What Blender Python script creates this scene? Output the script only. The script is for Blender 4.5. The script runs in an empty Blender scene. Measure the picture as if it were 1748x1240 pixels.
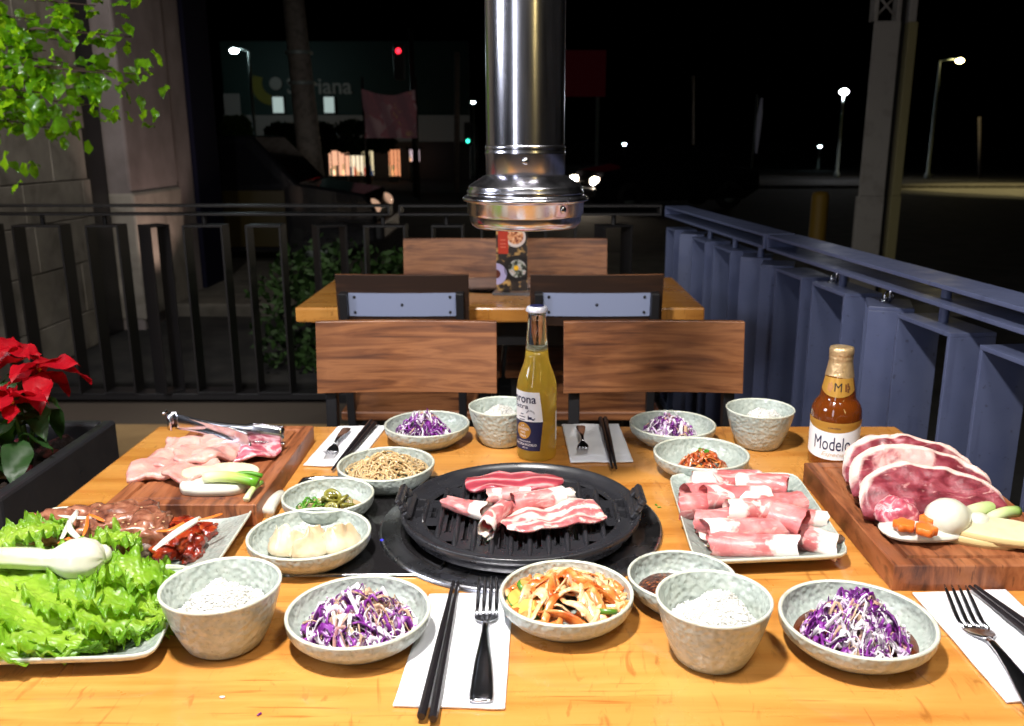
import bpy, bmesh, math, random
from mathutils import Vector, Matrix, noise, Euler

# ------------------------------------------------------------------ camera
SC = bpy.context.scene
COL = SC.collection
PITCH = math.radians(14.2)
CAMZ = 1.223
cam_d = bpy.data.cameras.new('camera')
cam = bpy.data.objects.new('camera', cam_d)
COL.objects.link(cam)
cam.location = (0, 0, CAMZ)
cam.rotation_euler = (math.radians(90) - PITCH, 0, 0)
cam_d.sensor_width = 36.0
cam_d.lens = 36.0 * 1500 / 1748
cam_d.shift_x = -26 / 1748
cam_d.clip_start = 0.05
cam_d.clip_end = 3000
cam_d.dof.use_dof = True
cam_d.dof.focus_distance = 1.02
cam_d.dof.aperture_fstop = 9.0
SC.camera = cam

# ------------------------------------------------------------------ night sky, moon, lamps of the terrace, one added fill
world = bpy.data.worlds.new('World')
SC.world = world
world.use_nodes = True
wn = world.node_tree
sky = wn.nodes.new('ShaderNodeTexSky')
sky.sky_type = 'NISHITA'
sky.sun_disc = False
sky.sun_elevation = math.radians(-9)
sky.sun_rotation = math.radians(200)
bg = wn.nodes['Background']
bg.inputs['Strength'].default_value = 0.05
wn.links.new(sky.outputs[0], bg.inputs['Color'])


def light(name, kind, loc, target, power, color=(1, 1, 1), size=.1, size_y=None, spot=None):
    d = bpy.data.lights.new(name, kind)
    d.energy = power
    d.color = color
    if kind == 'AREA':
        d.shape = 'RECTANGLE' if size_y else 'DISK'
        d.size = size
        if size_y:
            d.size_y = size_y
    elif kind in ('POINT', 'SPOT'):
        d.shadow_soft_size = size
    if spot:
        d.spot_size = spot
        d.spot_blend = .5
    o = bpy.data.objects.new(name, d)
    COL.objects.link(o)
    o.location = loc
    if target is not None:
        o.rotation_euler = (Vector(target) - Vector(loc)).to_track_quat('-Z', 'Y').to_euler()
    return o


moon = bpy.data.lights.new('moon', 'SUN')
moon.energy = 0.004
moon.angle = math.radians(.5)
moon.color = (.8, .88, 1)
moon_o = bpy.data.objects.new('moon', moon)
COL.objects.link(moon_o)
moon_o.rotation_euler = (math.radians(50), 0, math.radians(-160))

# ceiling lamp over the near side of the table, bright doorway of the restaurant behind on the left
light('ceiling_lamp', 'AREA', (-.30, .42, 2.35), (-.05, 1.0, .75), 58, (1, .965, .92), .14)
light('added_fill_light', 'AREA', (.55, .25, 2.5), (.15, 1.2, .75), 17, (1, .965, .93), .45)  # added unseen fill, softens the hood's shadow on the rear napkin
light('doorway_light', 'AREA', (-1.55, -1.7, 1.75), (.2, 1.6, .8), 17, (.84, .88, 1), .34, 1.8)
light('side_window_light', 'AREA', (-2.7, .35, 2.0), (.8, 1.9, .6), 40, (.84, .88, 1), .7, .7)
light('warm_lamp', 'AREA', (1.9, -2.6, 2.6), (0, 1.5, 1), 12, (1, .78, .3), .10, 1.6)

SC.view_settings.view_transform = 'Standard'
SC.view_settings.look = 'None'
SC.view_settings.exposure = 0.0
SC.view_settings.gamma = 1.0
SC.render.film_transparent = False

# ------------------------------------------------------------------ pixel -> place
FW = Vector((0, math.cos(PITCH), -math.sin(PITCH)))
UP = Vector((0, math.sin(PITCH), math.cos(PITCH)))
TZ = 0.75


def ray(px, py):
    return FW + Vector(((px - 900) / 1500, 0, 0)) + UP * ((620 - py) / 1500)


def at(px, py, z=TZ):
    d = ray(px, py)
    t = (z - CAMZ) / d.z
    return Vector((0, 0, CAMZ)) + d * t


def atY(px, py, Y):
    d = ray(px, py)
    return Vector((0, 0, CAMZ)) + d * (Y / d.y)


def mpp(p):
    """metres per photo pixel at a place"""
    return (Vector(p) - Vector((0, 0, CAMZ))).dot(FW) / 1500


def S(h):
    r, g, b = ((h >> 16) & 255) / 255, ((h >> 8) & 255) / 255, (h & 255) / 255
    f = lambda c: c / 12.92 if c <= .04045 else ((c + .055) / 1.055) ** 2.4
    return (f(r), f(g), f(b), 1)


# ------------------------------------------------------------------ materials
MATS = {}


def mat(name, base=(.5, .5, .5, 1), rough=.5, metal=0., spec=.5, coat=0., coat_rough=.1, trans=0., ior=1.45,
        sss=0., sss_col=None, ramp=None, over=(), bump=(), emit=None, rough_noise=None, transl=None, alpha=1., aniso=0.):
    if name in MATS:
        return MATS[name]
    m = bpy.data.materials.new(name)
    m.use_nodes = True
    nt = m.node_tree
    N, L = nt.nodes, nt.links
    b = N['Principled BSDF']
    I = b.inputs
    I['Base Color'].default_value = base
    I['Roughness'].default_value = rough
    I['Metallic'].default_value = metal
    I['Specular IOR Level'].default_value = spec
    I['Coat Weight'].default_value = coat
    I['Coat Roughness'].default_value = coat_rough
    I['Transmission Weight'].default_value = trans
    I['IOR'].default_value = ior
    I['Alpha'].default_value = alpha
    I['Anisotropic'].default_value = aniso
    if sss:
        I['Subsurface Weight'].default_value = sss
        I['Subsurface Radius'].default_value = sss_col or (1, .4, .2)
        I['Subsurface Scale'].default_value = .006
    if emit:
        I['Emission Color'].default_value = emit[0]
        I['Emission Strength'].default_value = emit[1]
    tc = N.new('ShaderNodeTexCoord')
    oi = N.new('ShaderNodeObjectInfo')

    def tex(d):
        src = tc.outputs[d.get('coord', 'Object')]
        mp = N.new('ShaderNodeMapping')
        mp.inputs['Scale'].default_value = d.get('sc', (1, 1, 1))
        L.new(src, mp.inputs['Vector'])
        v = mp.outputs[0]
        if d.get('rand', True) and d.get('coord', 'Object') != 'UV':
            ad = N.new('ShaderNodeVectorMath'); ad.operation = 'ADD'
            mu = N.new('ShaderNodeMath'); mu.operation = 'MULTIPLY'
            mu.inputs[1].default_value = d.get('randamt', 7.3)
            L.new(oi.outputs['Random'], mu.inputs[0])
            L.new(v, ad.inputs[0]); L.new(mu.outputs[0], ad.inputs[1])
            v = ad.outputs[0]
        k = d.get('type', 'noise')
        if k == 'noise':
            t = N.new('ShaderNodeTexNoise')
            t.inputs['Scale'].default_value = d.get('scale', 5)
            t.inputs['Detail'].default_value = d.get('detail', 4)
            t.inputs['Roughness'].default_value = d.get('r', .55)
            t.inputs['Distortion'].default_value = d.get('dist', 0)
            L.new(v, t.inputs['Vector'])
            return t.outputs['Fac']
        if k == 'wave':
            t = N.new('ShaderNodeTexWave')
            t.bands_direction = d.get('dir', 'X')
            t.wave_profile = d.get('prof', 'SIN')
            t.inputs['Scale'].default_value = d.get('scale', 5)
            t.inputs['Distortion'].default_value = d.get('dist', 2)
            t.inputs['Detail'].default_value = d.get('detail', 2)
            t.inputs['Detail Scale'].default_value = d.get('ds', 1.5)
            L.new(v, t.inputs['Vector'])
            return t.outputs['Fac']
        if k == 'voronoi':
            t = N.new('ShaderNodeTexVoronoi')
            t.feature = d.get('feat', 'SMOOTH_F1')
            t.inputs['Scale'].default_value = d.get('scale', 20)
            L.new(v, t.inputs['Vector'])
            return t.outputs['Distance']
        if k in ('u', 'v', 'z'):
            s = N.new('ShaderNodeSeparateXYZ')
            L.new(v, s.inputs[0])
            o_ = s.outputs[{'u': 0, 'v': 1, 'z': 2}[k]]
            if d.get('nz'):
                f_ = tex(dict(type='noise', scale=d['nscale'], detail=4, dist=.4))
                a1 = N.new('ShaderNodeMath'); a1.operation = 'SUBTRACT'; a1.inputs[1].default_value = .5
                a2 = N.new('ShaderNodeMath'); a2.operation = 'MULTIPLY_ADD'; a2.inputs[1].default_value = d['nz']
                L.new(f_, a1.inputs[0]); L.new(a1.outputs[0], a2.inputs[0]); L.new(o_, a2.inputs[2])
                o_ = a2.outputs[0]
            return o_

    def rampn(fac, stops):
        r = N.new('ShaderNodeValToRGB')
        e = r.color_ramp.elements
        while len(e) < len(stops):
            e.new(.5)
        for el, (p, c) in zip(e, stops):
            el.position = p
            el.color = c if len(c) == 4 else (*c, 1)
        L.new(fac, r.inputs[0])
        return r.outputs[0]

    colout = None
    if ramp:
        colout = rampn(tex(ramp), ramp['stops'])
    for o in over:
        f = rampn(tex(o), [(o['lo'], (0, 0, 0, 1)), (o['hi'], (1, 1, 1, 1))])
        mx = N.new('ShaderNodeMixRGB')
        mx.blend_type = o.get('blend', 'MIX')
        if o.get('amt', 1) != 1:
            mm = N.new('ShaderNodeMath'); mm.operation = 'MULTIPLY'; mm.inputs[1].default_value = o['amt']
            L.new(f, mm.inputs[0]); f = mm.outputs[0]
        L.new(f, mx.inputs[0])
        if colout:
            L.new(colout, mx.inputs[1])
        else:
            mx.inputs[1].default_value = base
        mx.inputs[2].default_value = o['color']
        colout = mx.outputs[0]
    if colout:
        L.new(colout, I['Base Color'])
    if rough_noise:
        f = tex(rough_noise)
        mr = N.new('ShaderNodeMapRange')
        mr.inputs['To Min'].default_value = rough_noise['lo']
        mr.inputs['To Max'].default_value = rough_noise['hi']
        mr.inputs['From Min'].default_value = .3
        mr.inputs['From Max'].default_value = .7
        L.new(f, mr.inputs[0])
        L.new(mr.outputs[0], I['Roughness'])
    prev = None
    for bd in bump:
        bn = N.new('ShaderNodeBump')
        bn.inputs['Strength'].default_value = bd.get('strength', .3)
        bn.inputs['Distance'].default_value = bd.get('distance', .002)
        bn.invert = bd.get('invert', False)
        L.new(tex(bd), bn.inputs['Height'])
        if prev:
            L.new(prev, bn.inputs['Normal'])
        prev = bn.outputs[0]
    if prev:
        L.new(prev, I['Normal'])
    if transl:
        tb = N.new('ShaderNodeBsdfTranslucent')
        tb.inputs['Color'].default_value = transl[0]
        ms = N.new('ShaderNodeMixShader')
        ms.inputs[0].default_value = transl[1]
        L.new(b.outputs[0], ms.inputs[1]); L.new(tb.outputs[0], ms.inputs[2])
        L.new(ms.outputs[0], N['Material Output'].inputs['Surface'])
    MATS[name] = m
    return m


def n(scale, lo=None, hi=None, **k):
    d = dict(type='noise', scale=scale, **k)
    if lo is not None:
        d['lo'], d['hi'] = lo, hi
    return d


M_table = mat('varnished_pine', rough=.34, coat=.7, coat_rough=.07,
              ramp=n(1.0, sc=(2.2, 26, 8), detail=6, dist=.6, rand=False,
                     stops=[(.30, S(0xAE6C2A)), (.46, S(0xC4843C)), (.6, S(0xCF9248)), (.75, S(0xBA782E))]),
              over=[n(1.0, .60, .72, sc=(9, 190, 30), detail=3, dist=.3, color=S(0x8A4A12), amt=.62, rand=False),
                    n(.9, .55, .8, sc=(1.2, 5, 1), detail=2, color=S(0xE0A050), amt=.5, rand=False),
                    n(1, .60, .70, sc=(60, 14, 10), detail=6, dist=1.8, color=S(0x7A4414), amt=.5, rand=False), n(5, .5, .8, detail=6, color=S(0xA8642A), amt=.35, rand=False)],
              bump=[n(1, sc=(10, 220, 40), strength=.05, distance=.001, rand=False)],
              rough_noise=n(14, lo=.22, hi=.42, detail=5))
M_board = mat('mahogany_board', rough=.5, coat=.08,
              ramp=n(1, sc=(50, 7, 14), detail=7, dist=.8, stops=[(.3, S(0x4A2414)), (.5, S(0x8A5030)), (.66, S(0xA26540)), (.8, S(0x6A3A20))]),
              over=[n(1, .58, .68, sc=(220, 22, 40), detail=3, color=S(0x35180C), amt=.6)],
              bump=[n(1, sc=(240, 30, 60), strength=.25, distance=.001)])
M_chairwood = mat('brown_chair_wood', rough=.42, coat=.15, coat_rough=.25,
                  ramp=n(1, sc=(4, 20, 46), detail=8, dist=1.0, stops=[(.28, S(0x44261A)), (.45, S(0x784A2E)), (.58, S(0x96623E)), (.75, S(0x643A24))]),
                  over=[n(1, .60, .7, sc=(10, 60, 170), detail=4, color=S(0x3A1E10), amt=.3), n(4, .52, .72, color=S(0x3A1C10), amt=.6, detail=4)],
                  bump=[n(1, sc=(8, 60, 120), strength=.15, distance=.001)],
                  rough_noise=n(9, lo=.3, hi=.55))
CER = dict(rough=.28, coat=.5, coat_rough=.15,
           ramp=n(90, detail=4, stops=[(.35, S(0x9FA8A2)), (.5, S(0xAAB3AC)), (.64, S(0xB4BBB4))]),
           over=[dict(type='voronoi', scale=190, lo=.45, hi=.75, color=S(0x8C9A90), amt=.45),
                 n(14, .5, .8, detail=3, color=S(0xA2A898), amt=.35), n(420, .66, .74, detail=1, color=S(0x5A5A4A), amt=.4)],
           bump=[dict(type='voronoi', scale=185, strength=.85, distance=.0024)])
M_cer = mat('celadon_glaze', **CER)
M_rim = mat('celadon_rim', S(0xC9CDBF), rough=.2, coat=.5, over=[n(60, .5, .7, color=S(0xA9A78F), amt=.6)])
M_steel = mat('polished_steel', (.62, .62, .66, 1), rough=.13, metal=1, rough_noise=n(8, lo=.10, hi=.24, detail=6),
              over=[n(30, .62, .75, detail=8, color=(.42, .42, .45, 1), amt=.5)])
M_duct = mat('duct_steel', (.58, .57, .62, 1), rough=.2, metal=1, aniso=.0,
             rough_noise=n(1, sc=(30, 30, 2), lo=.15, hi=.30, detail=5),
             over=[n(55, .60, .72, detail=9, color=(.80, .80, .86, 1), amt=.35)],
             bump=[n(1, sc=(9, 9, 3), strength=.06, distance=.01)])
M_chrome = mat('fork_steel', (.66, .66, .70, 1), rough=.2, metal=1, over=[n(120, .5, .65, detail=6, color=(.4, .42, .52, 1), amt=.5)])
M_iron = mat('cast_iron_coating', (.02, .02, .024, 1), rough=.3, spec=.8, bump=[n(900, strength=.12, distance=.0005)],
             rough_noise=n(40, lo=.2, hi=.42, detail=6))
M_blackmetal = mat('black_metal', (.012, .012, .014, 1), rough=.4)
M_blackglass = mat('black_panel', (.012, .011, .012, 1), rough=.12, coat=.6, rough_noise=n(60, lo=.08, hi=.3, detail=8))
M_rail = mat('slate_blue_paint', S(0x565D7A), rough=.38, bump=[n(400, strength=.08, distance=.0006)],
             rough_noise=n(20, lo=.3, hi=.5), over=[n(6, .5, .75, color=S(0x474E6E), amt=.6), n(90, .64, .70, detail=6, color=S(0x34343E), amt=.6), n(1, .6, .75, sc=(30, 30, 3), detail=5, color=S(0x3C4058), amt=.5)])
M_raildark = mat('shaded_rail_paint', S(0x1C1A1C), rough=.45)  # street railing's unlit look put into the colour as near-black
M_napkin = mat('white_paper', (.82, .82, .85, 1), rough=.9, bump=[n(700, strength=.15, distance=.0004), n(25, strength=.3, distance=.002)])
M_chop = mat('black_lacquer', (.014, .012, .014, 1), rough=.25, spec=.6)
M_fat = mat('raw_fat', S(0xE9CFC6), rough=.38, coat=.3, sss=.25, bump=[n(260, strength=.25, distance=.001)],
            over=[n(60, .5, .7, color=S(0xD9A79F), amt=.6)])
FATC = S(0xE6CCC4)
M_roll = mat('thin_sliced_beef', rough=.34, coat=.35, coat_rough=.2, sss=.25,
             ramp=n(34, detail=5, dist=.6, stops=[(.3, S(0xBC5A5C)), (.5, S(0xCE7676)), (.68, S(0xDC9A97))]),
             over=[n(1, .57, .66, sc=(40, 130, 130), detail=5, dist=.8, color=S(0xE2B8B2), amt=.75),
                   dict(type='u', coord='UV', nz=.55, nscale=38, lo=.70, hi=.76, color=S(0xEADAD2)),
                   n(24, .62, .66, detail=5, dist=1.0, color=S(0xE8D2CA), amt=.9)],
             bump=[n(1, sc=(60, 260, 260), strength=.3, distance=.001), n(160, strength=.3, distance=.001)])
M_belly = mat('pork_belly', rough=.34, coat=.4, coat_rough=.2, sss=.2,
              ramp=dict(type='wave', dir='Y', scale=15, dist=6.5, detail=5, ds=2.6,
                        stops=[(.0, S(0xE8D0C6)), (.36, S(0xE2BEB4)), (.5, S(0xC9807F)), (1, S(0xB05E62))]),
              over=[n(44, .56, .62, detail=5, dist=1, color=S(0xE4C8BE), amt=.8), n(300, .6, .7, color=S(0xD8A8A0), amt=.5)],
              bump=[n(150, strength=.25, distance=.0015)])
M_redslice = mat('pork_neck_slice', rough=.33, coat=.4, coat_rough=.2, sss=.2,
                 ramp=n(46, detail=4, dist=1.2, stops=[(.36, S(0x9E3A4C)), (.5, S(0xB85868)), (.58, S(0xE2B4B4)), (.7, S(0xB85565))]),
                 bump=[n(160, strength=.3, distance=.0015)])
M_redbelly = mat('red_belly_slice', rough=.33, coat=.4, coat_rough=.2, sss=.2,
                 ramp=dict(type='wave', dir='Y', scale=16, dist=3, detail=3, ds=1.6,
                           stops=[(.0, S(0xD99A98)), (.14, S(0xC06068)), (.4, S(0xAA434F)), (1, S(0x9A3644))]),
                 bump=[n(160, strength=.3, distance=.0015)])
M_chicken = mat('raw_chicken', rough=.32, coat=.45, coat_rough=.2, sss=.35,
                ramp=n(30, detail=4, dist=.8, stops=[(.3, S(0xBC7A74)), (.45, S(0xCC9389)), (.6, S(0xD8AA9E)), (.75, S(0xC68C84))]),
                bump=[n(1, sc=(60, 160, 60), strength=.5, distance=.003), n(260, strength=.3, distance=.001)])
M_steak = mat('raw_beef', rough=.46, coat=.15, coat_rough=.3, sss=.15,
              ramp=n(1, sc=(22, 44, 60), detail=6, dist=1.2, stops=[(.3, S(0x521720)), (.46, S(0x782833)), (.6, S(0x94424C)), (.75, S(0x6A1F2A))]),
              over=[n(1, .60, .68, sc=(26, 60, 60), detail=6, dist=1.6, color=S(0xCE9A94), amt=.8),
                    n(7, .58, .64, detail=5, dist=1.4, color=S(0xD8ACA4), amt=.8),
                    dict(type='u', coord='UV', nz=.22, nscale=22, lo=.72, hi=.78, color=S(0xDCBEB4))],
              bump=[n(120, strength=.4, distance=.002), n(30, strength=.3, distance=.004)])
M_rib = mat('marinated_rib', rough=.26, coat=.6, coat_rough=.15,
            ramp=n(55, detail=5, dist=.8, stops=[(.3, S(0x502A20)), (.48, S(0x84503C)), (.64, S(0xA87258)), (.8, S(0xC09478))]),
            bump=[n(170, strength=.5, distance=.0016, detail=6)])
M_spicy = mat('red_marinated_pork', rough=.22, coat=.7, coat_rough=.12,
              ramp=n(60, detail=4, dist=.7, stops=[(.3, S(0x4E0E08)), (.5, S(0x8C2814)), (.68, S(0xB04A22)), (.8, S(0xC66A38))]),
              bump=[n(120, strength=.5, distance=.003)])
M_bone = mat('rib_bone', S(0x8E7A70), rough=.5, over=[n(200, .45, .6, color=S(0x4A3830))])
M_lettuce = mat('lettuce_leaf', rough=.36, coat=.3, coat_rough=.25, transl=(S(0xA8D030), .38),
                ramp=dict(type='u', coord='UV', nz=.25, nscale=30, stops=[(0, S(0xE6E8B0)), (.12, S(0xD0DC78)), (.45, S(0xA6C83E)), (.75, S(0x7EAE26)), (1, S(0x5A9018))]),
                over=[n(60, .5, .72, color=S(0xC4D468), amt=.45, detail=5), n(16, .52, .7, color=S(0x4E8414), amt=.6, detail=3)],
                bump=[dict(type='voronoi', scale=120, strength=.5, distance=.003), n(60, strength=.5, distance=.004, detail=5)])
M_bulb = mat('spring_onion_white', rough=.3, coat=.4, sss=.25, sss_col=(1, .9, .6),
             ramp=dict(type='u', coord='UV', stops=[(0, S(0xDAD7C8)), (.45, S(0xD8D8C0)), (.62, S(0xD5DFA6)), (1, S(0x94B84E))]),
             bump=[n(1, sc=(9, 240, 240), strength=.1, distance=.001)])
M_greenonion = mat('green_onion_stalk', rough=.35, coat=.3, ramp=dict(type='u', coord='UV', stops=[(0, S(0xE2E6BC)), (.5, S(0xB5CF6A)), (.9, S(0x5C9820))]))
M_onion = mat('onion_white', S(0xD6D4C8), rough=.3, coat=.35, sss=.3, sss_col=(1, 1, .8), over=[n(40, .5, .7, color=S(0xDCDCC4), amt=.5)])
M_radish = mat('pale_root_slice', S(0xD2C6A4), rough=.45, sss=.15, sss_col=(1, .8, .5), over=[n(90, .5, .7, color=S(0xD8C48E), amt=.5)])
M_skin = mat('root_skin', S(0xC8B07A), rough=.6)
M_carrot = mat('carrot_orange', S(0xE0732A), rough=.35, coat=.3, sss=.15)
M_slawp = mat('purple_cabbage', rough=.32, coat=.3, ramp=n(60, detail=2, stops=[(.35, S(0x4C0F58)), (.5, S(0x7B2489)), (.6, S(0x9B50AC)), (.7, S(0xD9BEDF))]))
M_slaww = mat('white_cabbage', S(0xE6DFE4), rough=.35, coat=.3, over=[n(50, .5, .66, color=S(0xC9A6CF), amt=.7)])
M_slawg = mat('dressed_cabbage', S(0xC9A98A), rough=.3, coat=.4, over=[n(50, .5, .66, color=S(0x9E5A7A), amt=.7)])
M_soy = mat('soy_dressing', S(0x5A2A14), rough=.08, coat=.8, spec=.7)
M_rice = mat('cooked_rice', S(0xE8E5DC), rough=.38, coat=.25, sss=.5, sss_col=(1, 1, .9))
M_kim1 = mat('kimchi_pale', rough=.28, coat=.45, ramp=n(60, detail=3, stops=[(.35, S(0xDD9A5E)), (.55, S(0xE9C79A)), (.7, S(0xD57A3A))]),
             over=[n(380, .64, .7, color=S(0x9A2A10))])
M_kim2 = mat('kimchi_orange', rough=.28, coat=.45, ramp=n(60, detail=3, stops=[(.35, S(0xB8501C)), (.55, S(0xDB8440)), (.7, S(0xE8B37A))]),
             over=[n(380, .64, .7, color=S(0x8A200C))])
M_kim3 = mat('kimchi_red', rough=.28, coat=.45, ramp=n(90, detail=3, stops=[(.35, S(0x8A2F14)), (.55, S(0xB85A30)), (.7, S(0xD9A070))]))
M_zuc = mat('cucumber_flesh', S(0xD9B45A), rough=.3, coat=.4, over=[n(50, .5, .7, color=S(0xB98A36), amt=.6)])
M_zucskin = mat('cucumber_skin', S(0x4E7A1E), rough=.35, coat=.3)
M_noodle = mat('glass_noodle', S(0xD2B283), rough=.16, coat=.6, sss=.3, sss_col=(1, .7, .4), trans=.15)
M_greens = mat('dark_greens', S(0x2C4A1E), rough=.35, coat=.3, over=[n(60, .5, .7, color=S(0x5C7A30))])
M_jal = mat('pickled_pepper', S(0x6A6420), rough=.24, coat=.5, over=[n(60, .45, .65, color=S(0x8E8A44))])
M_brine = mat('brine', S(0xA98A58), rough=.07, coat=.7)
M_chive = mat('chive_green', S(0x4E8A1E), rough=.4)
M_dump = mat('dumpling_dough', rough=.3, coat=.4, sss=.35, sss_col=(1, .8, .5),
             ramp=n(36, detail=3, stops=[(.35, S(0xC4AA86)), (.5, S(0xD8C4A2)), (.7, S(0xE0D2B8))]), bump=[n(90, strength=.3, distance=.002)])
M_chili = mat('chili_paste', rough=.2, coat=.7, ramp=n(300, detail=3, stops=[(.4, S(0x2A0A05)), (.55, S(0x52190A)), (.66, S(0x9A5A28))]),
              bump=[n(320, strength=.9, distance=.003)])
M_white = mat('white_print', (.8, .8, .82, 1), rough=.5)
M_navy = mat('navy_print', S(0x1A1E46), rough=.45)
M_gold = mat('gold_print', S(0xC09040), rough=.35, metal=.35)
M_goldfoil = mat('gold_foil', S(0xD9B889), rough=.32, metal=.65, bump=[n(160, strength=.8, distance=.002, detail=5)])
M_script = mat('pale_gold_print', S(0xCDB59A), rough=.5)
M_black = mat('black_print', (.01, .01, .012, 1), rough=.5)
M_glass = mat('clear_bottle_glass', (.93, .96, .9, 1), rough=.02, trans=1, ior=1.45)
M_beer = mat('pale_lager', S(0xF0D060), rough=.03, trans=.66, ior=1.25, coat=1, coat_rough=.02, transl=(S(0xFCE680), .5))
M_foam = mat('beer_foam', S(0xEDE6D2), rough=.7)
M_amber = mat('amber_bottle_glass', S(0x7A3A10), rough=.06, trans=.35, ior=1.45, coat=.5, spec=.6)
M_cap = mat('crown_cap', S(0xD5D5E2), rough=.3, metal=.4)
M_red = mat('poinsettia_red', S(0xB40A1C), rough=.45, transl=(S(0xD01020), .3), over=[n(25, .45, .7, color=S(0x8A0618), amt=.6)], bump=[n(50, strength=.4, distance=.003)])
M_leafd = mat('poinsettia_green', S(0x2A4A22), rough=.45, transl=(S(0x4A7A22), .2), over=[n(25, .45, .7, color=S(0x16300F), amt=.6)])
M_leaf = mat('tree_leaf', S(0x6A9E1C), rough=.28, coat=.4, transl=(S(0xB4E424), .5), over=[n(16, .42, .62, color=S(0x20480C), amt=.9)])
M_bark = mat('bark', S(0x3A2A22), rough=.8, bump=[n(60, strength=.5, distance=.004)])
M_planter = mat('black_planter', (.02, .02, .023, 1), rough=.3, rough_noise=n(20, lo=.25, hi=.5))
M_soil = mat('soil', S(0x241812), rough=.9, bump=[n(60, strength=1, distance=.02)], over=[n(30, .55, .65, color=S(0x5A2A24))])
M_floor = mat('patio_concrete', rough=.6, ramp=n(3, detail=7, stops=[(.3, S(0x86694A)), (.6, S(0xA4865E))]), bump=[n(90, strength=.3, distance=.002)])
M_stone = mat('wall_stone', rough=.75, ramp=n(5, detail=6, dist=.5, stops=[(.3, S(0x7C766C)), (.5, S(0x9C948A)), (.7, S(0xACA498))]),
              bump=[n(60, strength=.4, distance=.004), n(8, strength=.3, distance=.01)])
M_mortar = mat('wall_joint', S(0x4A4038), rough=.9)
M_plaster = mat('pinkish_plaster', rough=.85, ramp=n(3, detail=5, stops=[(.3, S(0x7C7270)), (.7, S(0x9C9190))]), bump=[n(50, strength=.3, distance=.004)])
M_asph = mat('asphalt', rough=.85, spec=.2, ramp=n(4, detail=8, stops=[(.3, (.022, .022, .024, 1)), (.7, (.05, .048, .045, 1))]))
M_walk = mat('sidewalk', rough=.75, ramp=n(6, detail=6, stops=[(.3, S(0x4A463F)), (.7, S(0x6A655C))]))
M_conc = mat('pole_concrete', S(0x8A8078), rough=.8, over=[n(14, .45, .7, color=S(0x5C554E), amt=.7)])
M_beam = mat('column_paint', S(0x9A938C), rough=.6, over=[n(8, .5, .75, color=S(0x6A625A), amt=.5)])
M_carblk = mat('black_car_paint', (.008, .008, .01, 1), rough=.12, coat=.8, coat_rough=.03)
M_cardoor = mat('yellow_car_paint', S(0x332A0C), rough=.3, coat=.6)
M_carglass = mat('car_glass', (.006, .006, .008, 1), rough=.06)
M_tyre = mat('tyre_rubber', (.012, .012, .012, 1), rough=.8)
M_lens = mat('headlamp_lens', S(0xD9B090), rough=.15, emit=((1, .6, .4, 1), .5))  # pinkish reflection on the parked headlamps put in as a faint glow
M_green = mat('store_green', S(0x10302A), rough=.6)
M_storew = mat('store_white', S(0x8A8A84), rough=.7)
M_bush = mat('bush_leaf', S(0x2E4A1C), rough=.6, over=[n(2, .4, .7, color=S(0x16280E))])
M_lamppost = mat('galvanised_post', S(0x8A9490), rough=.5, metal=.3)


def emat(name, col, st):
    return mat(name, (0, 0, 0, 1), emit=(col, st))


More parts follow.
